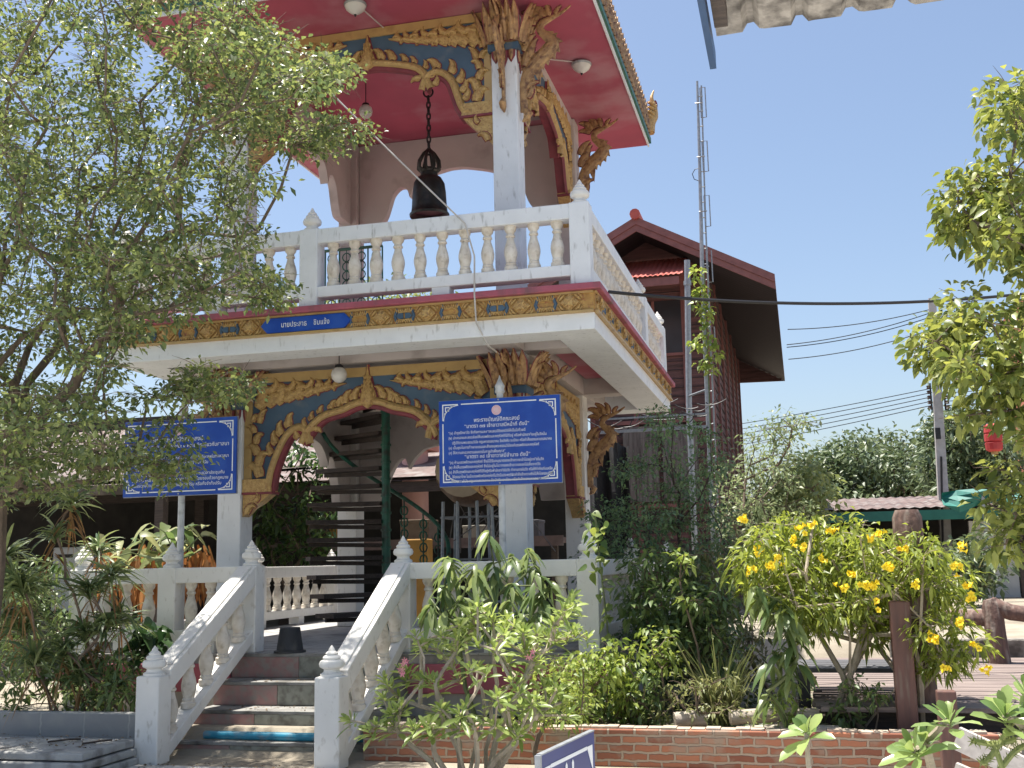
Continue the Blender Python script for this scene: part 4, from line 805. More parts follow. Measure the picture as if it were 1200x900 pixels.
m = MB(); m.bar((.86, 7.6, .42), (1.5, 7.3, .14), .04, .14); m.bar((.84, 7.7, .2), (1.3, 7.5, .02), .04, .12); o = m.build('fallen_plank', mat('bleached_board', (.55, .50, .46), (.42, .38, .35), .8, 4, stretch=(6, 6, 6)), None, loc=(1.1, 7.5, .1)); tag(o, 'pale board leaning down from the short post to the ground', 'plank')
lr = thing('log_railing', 'brown cement log handrail on stout log posts beyond the plank deck', 'railing', (2.2, 12.9, .4))
for x, y in ((1.93, 12.9), (3.6, 12.6)):
    m = MB(); m.tube([(x + .02, y, .36), (x, y, .7), (x - .01, y, .98), (x - .03, y, 1.06)], [.115, .105, .105, .07], 12); m.build('post', LOG, lr, True)
m = MB(); m.tube([(1.9, 12.9, 1.0), (2.1, 12.88, .92), (2.3, 12.86, .89), (2.9, 12.75, .89), (4.2, 12.5, .9)], [.09, .085, .08, .085, .09], 12); m.tube([(1.2, 13.3, .84), (1.6, 13.05, .86), (1.95, 12.92, .86)], [.07, .085, .09], 12); m.build('handrail', LOG, lr, True)
m = MB(); m.box(.9, 5, 13.55, 13.7, .2, .60); o = m.build('retaining_kerb', mat('spalled_kerb', (.36, .335, .30), (.22, .205, .185), .95, 5, dirt=(.10, .09, .08), dscale=5, damt=.42, bump=.5), None, bevel=.02, loc=(2, 13.6, .2)); tag(o, 'stained grey concrete kerb behind the log railing', 'kerb wall')
# fallen pale logs and a cloth behind the brick wall
for k, (a, b, r_) in enumerate((((-.62, 9.1, .32), (.05, 9.25, .33), .055), ((-.5, 9.0, .235), (.2, 9.08, .24), .04), ((-1.05, 9.08, .3), (-.8, 9.12, .3), .06))):
    m = MB(); m.tube([a, tuple((np.array(a) + b) / 2 + (0, .02, .01)), b], [r_, r_ * 1.05, r_ * .9], 10); o = m.build('driftwood_log', mat('pale_driftwood', (.48, .42, .35), (.33, .28, .23), .85, 5, stretch=(1, 6, 6), bump=.4), None, True, loc=a); tag(o, ['longest pale bare log lying behind the brick wall', 'thin pale log lying under the longest log behind the brick wall', 'short thick pale log stub lying among the shrubs behind the brick wall'][k], 'log', 'bare logs behind the brick wall')
bn = thing('plank_bench', 'low dark weathered plank bench on black legs under the yellow bush', 'bench', (.45, 10.2, .2)); m = MB()
for i in range(5): m.box(-.15, 1.0, 9.75 + i * .17, 9.90 + i * .17, .60, .635)
m.build('seat', mat('grey_black_plank', (.13, .13, .14), (.06, .06, .065), .8, 5, stretch=(1, 9, 9)), bn)
for x, y in ((-.05, 9.8), (.88, 9.8), (-.05, 10.5), (.88, 10.5)): m = MB(); m.box(x - .05, x + .05, y - .05, y + .05, .2, .599); m.build('leg', DARKM, bn)
# market shed
sh = thing('market_shed', 'low open shed with green awning and rusty corrugated roof', 'shed', (3, 29, .5))
RUST = mat('rusty_roof_sheet', (.17, .115, .105), (.115, .078, .07), .7, 6, dirt=(.22, .20, .19), dscale=4, damt=.4)
m = MB(); n_ = 60; vs = []
for i in range(n_ + 1): x = .6 + i * .12; h = .03 * (i % 2); vs += [(x, 27.9, 2.62 + h), (x, 31.5, 3.05 + h)]
m.add(vs, [(2 * i, 2 * i + 2, 2 * i + 3, 2 * i + 1) for i in range(n_)]); m.build('roof', RUST, sh)
AW = mat('green_awning', (.016, .15, .115), (.012, .12, .095), .5, 4)
m = MB(); m.box(.5, 6, 27.7, 27.85, 2.33, 2.56); m.build('awning', AW, sh)
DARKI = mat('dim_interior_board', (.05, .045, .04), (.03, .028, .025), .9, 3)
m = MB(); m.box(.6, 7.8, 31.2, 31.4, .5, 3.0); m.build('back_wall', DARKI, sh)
m = MB(); m.box(3.9, 4.9, 28.6, 28.75, .5, 2.3); m.build('white_wall', mat('lime_wash', (.66, .65, .62), (.55, .54, .52), .8, 3), sh)
for x in (.9, 2.6, 4.9, 6.3): m = MB(); m.box(x - .06, x + .06, 28, 28.12, .5, 2.6); m.build('post', WOODD, sh)
m = MB(); c = at(1130, 585, y=26); vs = []
for i in range(11):
    for j in range(5): vs.append((c[0] - .45 + i * .32, 26 + .15 * math.sin(i * 1.7 + j), c[2] + .16 - j * .07 * (1 + .8 * max(0, math.sin(i * 1.3))) + .06 * math.sin(i * .9)))
m.add(vs, [(i * 5 + j, (i + 1) * 5 + j, (i + 1) * 5 + j + 1, i * 5 + j + 1) for i in range(10) for j in range(4)]); m.build('shade_net', mat('teal_shade_net', (.012, .17, .14), (.010, .13, .11), .6, 8), sh)
m = MB(); m.box(c[0] + .35, c[0] + .42, 26, 26.07, .5, c[2] + .2); m.build('net_post', STEEL, sh)
# orange hall and red lantern, far right
ob = thing('orange_hall', 'orange painted hall with white cornice behind the right hand tree', 'building', (11, 40, .5)); m = MB(); m.box(8.15, 18, 40, 46, .4, 10.5)
m.build('wall', mat('orange_wall_paint', (.50, .17, .09), (.42, .14, .075), .8, 2), ob); m = MB(); m.box(8.0, 18.2, 39.8, 39.99, 8.0, 8.35).box(8.0, 18.2, 39.85, 39.99, 5.6, 5.8); m.build('cornice', CLEAN, ob)
m = MB(); m.box(7.3, 9.2, 37.8, 39.7, .4, 3.2); m.build('porch_wall', mat('porch_lime', (.60, .57, .52), (.5, .48, .44), .8, 3), ob)
ln = thing('red_lantern', 'red ribbed paper lantern hanging before the orange hall', 'lantern', at(1164, 540, y=36)); c = at(1164, 513, y=36); m = MB(); m.lathe([(.15, -.42), (.24, -.36), (.26, -.16), (.22, -.13), (.26, -.10), (.26, .10), (.22, .13), (.26, .16), (.24, .36), (.15, .42)], c, 14); m.build('lantern_body', mat('red_paper', (.55, .05, .05), (.45, .04, .04), .5, 5), ln)
m = MB(); m.tube([c + (0, 0, .42), c + (0, 0, 1.0)], .02, 5); m.lathe([(.10, -.5), (.10, -.42)], c, 10); m.build('cap', GOLD, ln)

# ------------------------------------------------------------ dark hall behind the tower, with a pink column
hl = thing('open_hall', 'dim open timber hall behind the tower with a rusty lean-to roof', 'hall', (-9, 22, .2))
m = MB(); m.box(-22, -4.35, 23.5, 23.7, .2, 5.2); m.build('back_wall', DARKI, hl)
m = MB(); m.add([(-22, 18.2, 3.0), (-4.3, 18.2, 3.0), (-4.3, 23.6, 4.9), (-22, 23.6, 4.9)], [(0, 1, 2, 3)]); m.add([(-22, 18.2, 3.06), (-4.3, 18.2, 3.06), (-4.3, 23.6, 4.96), (-22, 23.6, 4.96)], [(3, 2, 1, 0)]); m.build('lean_to_roof', RUST, hl)
m = MB(); m.add([(-22, 12.6, 2.66), (-7.7, 12.6, 2.66), (-7.7, 18.19, 3.3), (-22, 18.19, 3.3)], [(0, 1, 2, 3)]); m.add([(-22, 12.6, 2.70), (-7.7, 12.6, 2.70), (-7.7, 18.19, 3.34), (-22, 18.19, 3.34)], [(3, 2, 1, 0)]); m.box(-22, -7.7, 12.62, 12.7, 2.53, 2.655); m.build('side_canopy', mat('leaf_strewn_sheet', (.10, .08, .06), (.06, .047, .037), .9, 5, dirt=(.17, .145, .12), dscale=4, damt=.36), hl)
for x in (-16, -13.2, -10.4, -7.9): m = MB(); m.box(x - .06, x + .06, 12.65, 12.77, .2, 2.53); m.build('canopy_post', WOODD, hl)
m = MB(); m.box(-22, -4.3, 18.25, 18.35, 2.8, 2.98); m.build('eave_beam', WOODD, hl)
for x in (-19, -16.2, -13.4, -10.6, -8.9): m = MB(); m.box(x - .09, x + .09, 18.3, 18.48, .2, 2.8); m.build('timber_post', WOODD, hl)
m = MB(); m.box(-9.5, -3.6, 17.2, 17.9, 1.85, 1.93); m.box(-9.5, -3.6, 17.17, 17.195, 1.80, 1.96); m.build('plank_shelf', RUST, hl)
for x in (-9.2, -7.4, -5.6, -3.8): m = MB(); m.box(x - .05, x + .05, 17.4, 17.5, .2, 1.85); m.build('shelf_leg', WOODD, hl)
pc = thing('pink_column', 'round pale pink column seen through the lower arch', 'column', (-6.75, 19.2, .2)); m = MB(); m.lathe([(.24, 0), (.24, 3.6)], (-6.75, 19.2, .2), 18); m.build('shaft', mat('pink_plaster', (.62, .36, .32), (.52, .30, .27), .7, 3), pc, True)
m = MB(); m.box(-7.1, -6.4, 18.85, 19.55, 3.6, 3.95); m.build('capital', mat('salmon_plaster', (.55, .22, .16), (.46, .18, .13), .7, 3), pc)
# clutter on and under the plank shelf
for k, (x, w, h, col, lb) in enumerate(((-6.1, .5, .34, (.16, .12, .08), 'brown carton standing on the plank shelf behind the drum stand'), (-5.1, .36, .22, (.32, .30, .24), 'pale square tin standing on the plank shelf right of the carton'), (-4.3, .55, .28, (.10, .10, .11), 'flat dark crate standing at the right end of the plank shelf'))):
    m = MB(); m.box(x - w / 2, x + w / 2, 17.3, 17.75, 1.931, 1.931 + h); m.box(x - w / 2 - .01, x + w / 2 + .01, 17.29, 17.76, 1.931 + h * .86, 1.931 + h + .01); o = m.build('storage_box', mat('box_%d' % k, col, tuple(c * .75 for c in col), .8, 6), None, bevel=.01, loc=(x, 17.5, 1.931)); tag(o, lb, 'box', 'boxes on the plank shelf')
m = MB(); rr_ = random.Random(9); c = at(585, 620, y=13.3)
for i in range(16): q = c + (rr_.uniform(-.35, .35), rr_.uniform(-.1, .1), rr_.uniform(-.1, .35)); m.tube(smooth_path([q, q + (rr_.uniform(-.2, .2), 0, rr_.uniform(-.2, .2)), q + (rr_.uniform(-.35, .35), .05, rr_.uniform(-.3, .3)), q + (rr_.uniform(-.4, .4), 0, rr_.uniform(-.5, 0))], 4), .007, 4)
o = m.build('tangled_wire', mat('old_grey_wire', (.22, .19, .17), (.14, .12, .11), .7, 9), None, loc=c); tag(o, 'tangle of old grey wires hanging beside the drum stand', 'wire')
# ochre pier, white panel, jars
m = MB(); c = at(492, 655, y=16.8); m.box(c[0] - .17, c[0] + .17, 16.65, 16.95, .2, 1.95); o = m.build('ochre_pier', mat('ochre_plaster', (.40, .21, .04), (.32, .165, .03), .7, 4), None, bevel=.02, loc=(c[0], 16.8, .2)); tag(o, 'square ochre painted pier under the plank shelf behind the stairs', 'pier')
m = MB(); c = at(392, 640, y=18); m.lathe([(.2, 0), (.19, .6), (.12, 1.9), (.09, 2.0)], (c[0], 18, .2), 12); o = m.build('ochre_bollard', mat('ochre_plaster', (.4, .2, .04), (.3, .15, .03), .7), None, True, loc=(c[0], 18, .2)); tag(o, 'tapering ochre post beyond the left terrace balustrade', 'post')
va = at(92, 655, y=17.2); vn = thing('white_cart', 'white metal food cart standing in the shade behind the left balustrade', 'cart', (va[0], 17.2, .2))
m = MB(); m.box(va[0] - .30, va[0] + .42, 16.9, 17.7, .9, 1.98); m.build('cabinet', mat('white_enamel', (.70, .75, .82), (.62, .67, .74), .35, 4), vn, bevel=.02); m = MB(); m.box(va[0] - .2, va[0] + .1, 16.885, 16.899, 1.80, 1.86); m.build('slot', DARKM, vn)
for x_ in (-.2, .32): m = MB(); m.lathe([(.22, -.04), (.25, -.03), (.25, .03), (.22, .04)], (0, 0, 0), 16); m.v = [(va[0] + x_ + v[0], 17.3 + v[2], .46 + v[1]) for v in m.v]; m.build('wheel', RUB, vn); 
m = MB(); m.box(va[0] - .28, va[0] + .4, 17.0, 17.6, .5, .895); m.build('undercarriage', DARKM, vn)
# black shade cloth hanging right of the tower
m = MB(); vs = []
for i in range(13):
    for j in range(9):
        c = at(686 + i * 4.2 + j * 1.0, 520 + j * 20, y=17.5); vs.append((c[0], 17.5 + .12 * math.sin(i * 1.3 + j * .4), c[2] + .05 * math.sin(i)))
m.add(vs, [(i * 9 + j, (i + 1) * 9 + j, (i + 1) * 9 + j + 1, i * 9 + j + 1) for i in range(12) for j in range(8)]); o = m.build('shade_cloth', mat('black_net', (.03, .03, .034), (.02, .02, .024), .9, 30), None, loc=(vs[0][0], 17.5, 1.5)); tag(o, 'black shade cloth hanging in folds right of the tower', 'cloth')
# a small lean-to frame with netting beside the house wall
lf = thing('pipe_frame', 'grey pipe lean-to frame covered in tangled net before the timber house', 'frame', (-2.3, 18.5, .3)); m = MB()
c = at(700, 507, y=18.5); d = at(830, 500, y=18.5)
m.bar(c, d, .05, .05); m.bar(c + (0, 0, .22), d + (0, 0, .22), .03, .03); m.build('rail', STEEL, lf)
for e_ in (c, d): m = MB(); m.bar((e_[0], e_[1], .3), e_, .05, .05, (0, 1, 0)); m.build('upright', STEEL, lf)
m = MB(); rr_ = random.Random(4)
for i in range(26):
    q0 = c + (d - c) * rr_.random() + (0, rr_.uniform(-.1, .1), rr_.uniform(.0, .45)); m.tube(sag(q0, q0 + (rr_.uniform(-.7, .7), 0, rr_.uniform(-.1, .2)), rr_.uniform(.02, .12), 8), .008, 4)
m.build('net_tangle', DARKM, lf)
# ------------------------------------------------------------ vegetation
BARK = mat('grey_brown_bark', (.17, .125, .09), (.10, .075, .055), .9, 9, stretch=(3, 3, .8), bump=.5, bscale=30)
BARKL = mat('pale_stem_bark', (.42, .36, .28), (.28, .23, .17), .85, 9, bump=.4)
STEMG = mat('green_stem', (.13, .16, .055), (.09, .11, .04), .6, 9)
def unit(a): return a / (np.linalg.norm(a, axis=-1, keepdims=True) + 1e-9)
class Leaves:
    def __init__(s): s.V = []; s.Fc = []; s.n = 0
    def add(s, pos, d, L, Wd, droop=.3, nrm=None, prof=((0, .08), (.22, .75), (.5, 1), (.78, .7), (1, .04)), fold=.25):
        pos = np.atleast_2d(pos).astype(float); N = len(pos); d = unit(np.broadcast_to(np.asarray(d, float), (N, 3)))
        L = np.broadcast_to(np.asarray(L, float), (N,))[:, None]; Wd = np.broadcast_to(np.asarray(Wd, float), (N,))[:, None]; droop = np.broadcast_to(np.asarray(droop, float), (N,))[:, None]
        if nrm is None: nrm = unit(rng.normal(0, .45, (N, 3)) + (0, 0, 1))
        sd = unit(np.cross(d, nrm)); up = unit(np.cross(sd, d)); vs = []
        for t_, w in prof:
            c = pos + d * L * t_ - np.array([0, 0, 1]) * droop * L * t_ * t_
            vs += [c + sd * Wd * w * .5 + up * Wd * w * fold * .5, c, c - sd * Wd * w * .5 + up * Wd * w * fold * .5]
        k = len(prof); s.V.append(np.stack(vs, 1).reshape(-1, 3))
        f = []
        for i in range(k - 1): f += [(3 * i, 3 * i + 1, 3 * i + 4, 3 * i + 3), (3 * i + 1, 3 * i + 2, 3 * i + 5, 3 * i + 4)]
        f = np.array(f); s.Fc.append((f[None] + (np.arange(N) * 3 * k)[:, None, None] + s.n).reshape(-1, 4)); s.n += N * 3 * k
    def build(s, name, m, parent):
        v = np.concatenate(s.V) - ORG[parent]; f = np.concatenate(s.Fc); me = bpy.data.meshes.new(name)
        me.vertices.add(len(v)); me.vertices.foreach_set('co', v.ravel().astype(np.float32)); me.loops.add(f.size); me.loops.foreach_set('vertex_index', f.ravel().astype(np.int32))
        me.polygons.add(len(f)); me.polygons.foreach_set('loop_start', np.arange(0, f.size, 4, dtype=np.int32)); me.polygons.foreach_set('use_smooth', np.ones(len(f), bool)); me.update(calc_edges=True)
        me.materials.append(m); o = bpy.data.objects.new(name, me); COL.objects.link(o); o.parent = parent; ORG[o] = ORG[parent]; return o
SMALL = ((0, .1), (.45, 1), (1, .05))
def grow(base, tips, rtip=.006, step=.3, arch=.12, seed=1, expo=.5, rmax=.2, stem=None):
    """a trunk and limbs from base out to every tip; returns tubes (points, radii)"""
    rn = np.random.default_rng(seed); nodes = [np.array(base, float)]; par = [-1]; pl = [0.]
    if stem:
        for q in stem: nodes.append(np.array(q, float)); par.append(len(nodes) - 2); pl.append(pl[-1] + np.linalg.norm(nodes[-1] - nodes[-2]))
    tips = sorted([np.array(t_, float) for t_ in tips], key=lambda t_: np.linalg.norm(t_ - nodes[0])); ends = []
    for t_ in tips:
        A = np.array(nodes); dd = np.linalg.norm(A - t_, axis=1) + .25 * np.array(pl); j = int(np.argmin(dd)); a = nodes[j]; Lg = np.linalg.norm(t_ - a); n = max(1, int(Lg / step)); prev = j
        bend = rn.normal(0, arch * Lg * .5, 3); bend[2] = -abs(bend[2]) * .5 + arch * Lg * .3
        for i in range(1, n + 1):
            f_ = i / n; q = a + (t_ - a) * f_ + bend * math.sin(math.pi * f_) + (rn.normal(0, .012, 3) if i < n else 0); nodes.append(q); par.append(prev); pl.append(pl[prev] + np.linalg.norm(q - nodes[prev])); prev = len(nodes) - 1
        ends.append(prev)
    cnt = np.zeros(len(nodes))
    for e in ends:
        k = e
        while k >= 0: cnt[k] += 1; k = par[k]
    rad = np.minimum(rtip * np.maximum(cnt, 1) ** expo, rmax); m = MB()
    kids = {}
    for i, q in enumerate(par): kids.setdefault(q, []).append(i)
    done = set()
    def chain(i):
        pts = []; rs = []
        if par[i] >= 0: pts.append(nodes[par[i]]); rs.append(min(rad[par[i]], rad[i] * 1.25))
        while True:
            pts.append(nodes[i]); rs.append(rad[i]); ks = sorted(kids.get(i, []), key=lambda z: -rad[z])
            for z in ks[1:]: todo.append(z)
            if not ks: break
            i = ks[0]
        if len(pts) > 1: m.tube(pts, rs, 7 if max(rs) > .025 else 5)
    todo = [0]
    while todo: chain(todo.pop())
    return m
def inpoly(u, v, P):
    c = False; n = len(P); j = n - 1
    for i in range(n):
        if (P[i][1] > v) != (P[j][1] > v) and u < (P[j][0] - P[i][0]) * (v - P[i][1]) / (P[j][1] - P[i][1]) + P[i][0]: c = not c
        j = i
    return c
def scatter(P, n, y0, y1, seed, gap=0):
    rn = random.Random(seed); us = [a for a, b in P]; vs_ = [b for a, b in P]; out = []; px = []; tries = 0
    while len(out) < n and tries < n * 60:
        tries += 1; u = rn.uniform(min(us), max(us)); v = rn.uniform(min(vs_), max(vs_))
        if not inpoly(u, v, P): continue
        if gap and any((u - a) ** 2 + (v - b) ** 2 < gap * gap for a, b in px): continue
        px.append((u, v)); out.append(at(u, v, y=rn.uniform(y0, y1)))
    return out
def clump_leaves(lv, c, n, rx, rz, L, Wd, droop=.25, prof=SMALL, flat=.45, out=1.):
    g_ = rng.normal(0, 1, (n, 3)); g_ = g_ / np.linalg.norm(g_, axis=1, keepdims=True) * rng.uniform(.15, 1, (n, 1)) ** .6
    pos = np.array(c) + g_ * (rx, rx, rz); d = unit(g_ * (1, 1, .5) * out + rng.normal(0, .6, (n, 3)) + (0, 0, -.12))
    nr = unit(rng.normal(0, flat, (n, 3)) + (0, 0, 1)); s_ = rng.uniform(.65, 1.25, n)
    lv.add(pos, d, L * s_, Wd * s_, droop, nr, prof)
def twig_tips(m, clumps, rx, n, r=.003, seed=3):
    rn = np.random.default_rng(seed)
    for c in clumps:
        for i in range(n):
            d = rn.normal(0, 1, 3) * (1, 1, .35); d /= np.linalg.norm(d); m.tube([c, np.array(c) + d * rx * .5 + (0, 0, .01), np.array(c) + d * rx * .95], [r, r * .8, r * .4], 4, False)
def plant(name, label, cat, base, clumps, n, rx, rz, L, Wd, lm, bark, group=None, droop=.25, prof=SMALL, rtip=.005, expo=.5, seed=1, stem=None, flat=.45, twigs=0, rmax=.2, arch=.12, cname='crown', tname='trunk', step=.3, out=1., nbase=1):
    r = thing(name, label, cat, base, group); lv = Leaves(); base = np.array(base, float)
    for c in clumps: k = random.uniform(.7, 1.25); clump_leaves(lv, c, max(3, int(n * k)), rx * k, rz * k, L, Wd, droop, prof, flat, out)
    lv.build(cname, lm, r)
    for q in range(1, nbase):
        b0 = base + (np.array([.45 * (q / (nbase - 1) - .5) * 2, .12 * (q % 2), 0])); grow(b0, [c for i, c in enumerate(clumps) if i % nbase == q], rtip, step, arch, seed + q, expo, rmax).build(tname, bark, r, True)
    m = grow(base, clumps[::nbase], rtip, step, arch, seed, expo, rmax, stem)
    if twigs: twig_tips(m, clumps, rx, twigs, rtip * .6)
    m.build(tname, bark, r, True); return r
# big tree on the left
GL = leafmat('left_tree_leaf', (.075, .115, .048), (.245, .285, .095), .40, .38)
P1 = [(-60, -80), (285, -80), (300, 20), (350, 62), (395, 75), (408, 92), (370, 105), (345, 130), (325, 200), (300, 290), (325, 335), (312, 350), (240, 352), (205, 372), (150, 395), (130, 430), (120, 470), (-60, 480)]
gaps = [(30, 115, 20), (95, 130, 22), (175, 65, 26), (200, 75, 18), (320, 235, 30), (190, 132, 22), (110, 260, 14), (235, 215, 24), (120, 195, 12), (60, 290, 14), (262, 305, 16), (255, 110, 15), (20, 15, 12)]
cl = []
for c in scatter(P1, 540, 5.9, 9.2, 11):
    q = c - (0, 0, EYE); w = q @ FW; u, v = 600 + F * (q @ RT) / w, 450 - F * (q @ UP) / w
    if any((u - a) ** 2 + (v - b) ** 2 < r_ * r_ for a, b, r_ in gaps): continue
    cl.append(c)
for poly, n, y0, y1 in (([(330, 62), (402, 76), (405, 92), (340, 110)], 12, 7.2, 7.8), ([(345, 130), (425, 150), (432, 162), (375, 178), (330, 185)], 12, 7.4, 8.2), ([(200, 425), (300, 438), (310, 452), (290, 470), (210, 470)], 13, 7.2, 8.0),
                        ([(130, 460), (235, 470), (270, 520), (265, 545), (170, 565), (130, 540)], 12, 6.6, 7.4), ([(-60, 470), (125, 465), (130, 560), (60, 585), (-60, 600)], 88, 6.0, 8.6), ([(290, 290), (330, 330), (325, 372), (300, 345)], 6, 7.4, 7.9), ([(150, 480), (262, 500), (262, 560), (180, 566)], 4, 6.8, 7.3)):
    cl += scatter(poly, n, y0, y1, 5 + n)
tb = np.array([-6.1, 7.4, 0.]); 
lt = thing('shade_tree', 'wide small leaved tree overhanging the tower from the left', 'tree', tb); lv = Leaves()
for c in cl:
    k = random.uniform(.7, 1.2); clump_leaves(lv, c, int(92 * k), .25 * k, .10 * k, .047, .029, .2, ((0, .15), (.5, 1), (1, .15)), .5)
cl_shade = scatter([(-420, -60), (-60, -60), (-60, 500), (-420, 480)], 95, 6.2, 10.5, 77)  # unseen clumps left of the view, added to shade the flower bed
for c in cl_shade: clump_leaves(lv, c, 75, .34, .13, .075, .042, .2, SMALL, .5)
cl = cl + cl_shade
lv.build('crown', GL, lt); mm = grow(tb, cl, .0034, .28, .10, 3, .48, .11, [(-6.08, 7.4, .8), (-6.02, 7.38, 1.6), (-6.0, 7.35, 2.2), (-5.85, 7.3, 3.0), (-5.7, 7.25, 4.0)]); twig_tips(mm, cl, .27, 5, .003); mm.build('trunk', BARK, lt, True)
# tree at the right edge
GR = leafmat('right_tree_leaf', (.10, .14, .035), (.34, .37, .10), .38, .4)
cr_ = scatter([(1165, 95), (1260, 90), (1260, 600), (1165, 560)], 34, 6.6, 8.2, 28, 14) + scatter([(1080, 372), (1135, 352), (1140, 430), (1090, 440)], 8, 6.9, 7.4, 26) + scatter([(1110, 205), (1150, 190), (1160, 270), (1125, 270)], 5, 7, 7.4, 27) + scatter([(1140, 100), (1260, 95), (1260, 340), (1165, 320), (1145, 260), (1165, 190)], 26, 6.6, 8.2, 21) + scatter([(1110, 400), (1140, 365), (1260, 350), (1260, 600), (1170, 560), (1120, 480)], 36, 6.4, 8.0, 22) + scatter([(1108, 215), (1160, 200), (1165, 275), (1120, 270)], 6, 7, 7.4, 25) + scatter([(1140, 560), (1260, 540), (1260, 660), (1175, 640)], 12, 6.8, 7.8, 23) + scatter([(1092, 390), (1120, 370), (1130, 420), (1100, 430)], 4, 7, 7.3, 24)
cr_ = [c for c in cr_ if not any(((600 + F * ((c - (0, 0, EYE)) @ RT) / ((c - (0, 0, EYE)) @ FW) - a) ** 2 + (450 - F * ((c - (0, 0, EYE)) @ UP) / ((c - (0, 0, EYE)) @ FW) - b) ** 2) < r_ * r_ for a, b, r_ in ((1162, 515, 38), (1190, 520, 25)))]
plant('roadside_tree', 'sunlit broad leaved tree cut by the right edge of the photo', 'tree', np.array([1.55, 7.4, 0.]), cr_, 62, .19, .14, .072, .037, GR, BARK, None, .35, ((0, .1), (.35, .9), (.65, 1), (1, .05)), .0045, .5, 5, [(1.5, 7.4, .9), (1.47, 7.35, 1.6)], .6, 4, .035, .08)
# yellow flowering bush
GT = leafmat('yellow_bush_leaf', (.13, .18, .035), (.36, .42, .09), .48, .4)
PT = [(872, 640), (920, 612), (985, 605), (1060, 628), (1100, 640), (1140, 690), (1120, 745), (1060, 745), (1000, 755), (950, 740), (900, 720), (868, 680)]
ct = scatter(PT, 98, 8.9, 9.9, 31, 9) + scatter([(1050, 770), (1150, 740), (1150, 770), (1080, 800)], 5, 8.9, 9.2, 33)
tb_ = plant('yellow_bells_bush', 'bright bush full of yellow trumpet flowers in front of the plank deck', 'bush', np.array([.36, 9.3, .2]), ct, 70, .17, .13, .09, .027, GT, BARKL, None, .5, SMALL, .006, .48, 8, None, .6, 3, .03, .14, nbase=5)
YEL = mat('yellow_petal', (.93, .75, .03), (.90, .66, .02), .5, 30)
fl_px = [(872, 608), (888, 645), (881, 667), (902, 663), (938, 618), (950, 615), (974, 622), (985, 690), (1013, 686), (1022, 686), (1026, 708), (1042, 664), (1075, 686), (1058, 643), (1134, 688), (1140, 701), (1124, 730), (1096, 748), (1145, 757), (1156, 785), (1106, 785), (1018, 632), (1002, 673), (910, 654), (1120, 665), (965, 655), (930, 632), (1032, 625), (940, 640), (1128, 642), (1094, 752)]
rn = np.random.default_rng(12)
for u, v in fl_px:
    c = at(u, v, y=8.75 + rn.uniform(0, .15)); m = MB()
    for k in range(rn.integers(4, 8)):
        d = rn.normal(0, 1, 3) * (1, 1, .7); d[1] -= .5; d /= np.linalg.norm(d); a = c + rn.normal(0, .017, 3); s_ = np.cross(d, (.3, .2, 1)); s_ /= np.linalg.norm(s_); w_ = np.cross(d, s_)
        m.tube([a, a + d * .025], [.005, .013], 6, False)
        for j in range(5):
            q = 2 * math.pi * j / 5; e = s_ * math.cos(q) + w_ * math.sin(q); e2 = s_ * math.cos(q + .6) + w_ * math.sin(q + .6); e3 = s_ * math.cos(q - .6) + w_ * math.sin(q - .6)
            m.add([a + d * .02 + e * .003, a + d * .026 + e2 * .020, a + d * .026 + e * .026, a + d * .026 + e3 * .020], [(0, 1, 2, 3)])
    m.build('flower_cluster', YEL, tb_)
# drooping mango shoots
GM = leafmat('mango_leaf', (.10, .16, .06), (.29, .35, .14), .38, .33); GMY = leafmat('young_mango_leaf', (.13, .17, .05), (.26, .29, .10), .4, .4)
LONG = ((0, .15), (.25, .85), (.5, 1), (.8, .6), (1, .04))
def droopy(name, label, base, tips, n, L, Wd, lm, group, seed):
    r = thing(name, label, 'sapling', base, group); lv = Leaves(); rn = np.random.default_rng(seed)
    for c in tips:
        k = int(n * rn.uniform(.7, 1.3)); a = rn.uniform(0, 2 * math.pi, k); tl = rn.uniform(-.9, .25, k); d = np.stack([np.cos(a), np.sin(a), tl], 1); z = rn.uniform(-.10, .03, k); pos = np.array(c) + np.stack([0 * z, 0 * z, z], 1)
        s_ = rn.uniform(.7, 1.2, k); lv.add(pos, d, L * s_, Wd * s_, rn.uniform(.5, 1.0, k), unit(rn.normal(0, .3, (k, 3)) + (0, 0, 1)), LONG, .35)
    lv.build('leaves', lm, r); grow(base, tips, .006, .15, .08, seed, .45, .022).build('stem', STEMG, r, True); return r
droopy('mango_sapling', 'drooping long leaved sapling against the balustrade right of the stairs', np.array([-2.75, 9.35, .2]), scatter([(500, 690), (530, 650), (620, 640), (650, 690), (640, 730), (560, 745), (510, 730)], 24, 9.15, 9.6, 41, 18) + [at(573, 625, y=9.4), at(525, 655, y=9.4)], 11, .175, .058, GM, 'young mango trees', 4)
droopy('mango_sapling', 'drooping long leaved sapling hanging left of the yellow bush', np.array([-.18, 9.0, .25]), [at(u, v, y=8.9) for u, v in ((905, 700), (915, 705), (885, 690), (925, 722), (922, 735), (915, 720), (930, 750), (915, 760), (905, 765), (935, 770), (925, 790), (900, 810))], 10, .18, .06, GM, 'young mango trees', 6)
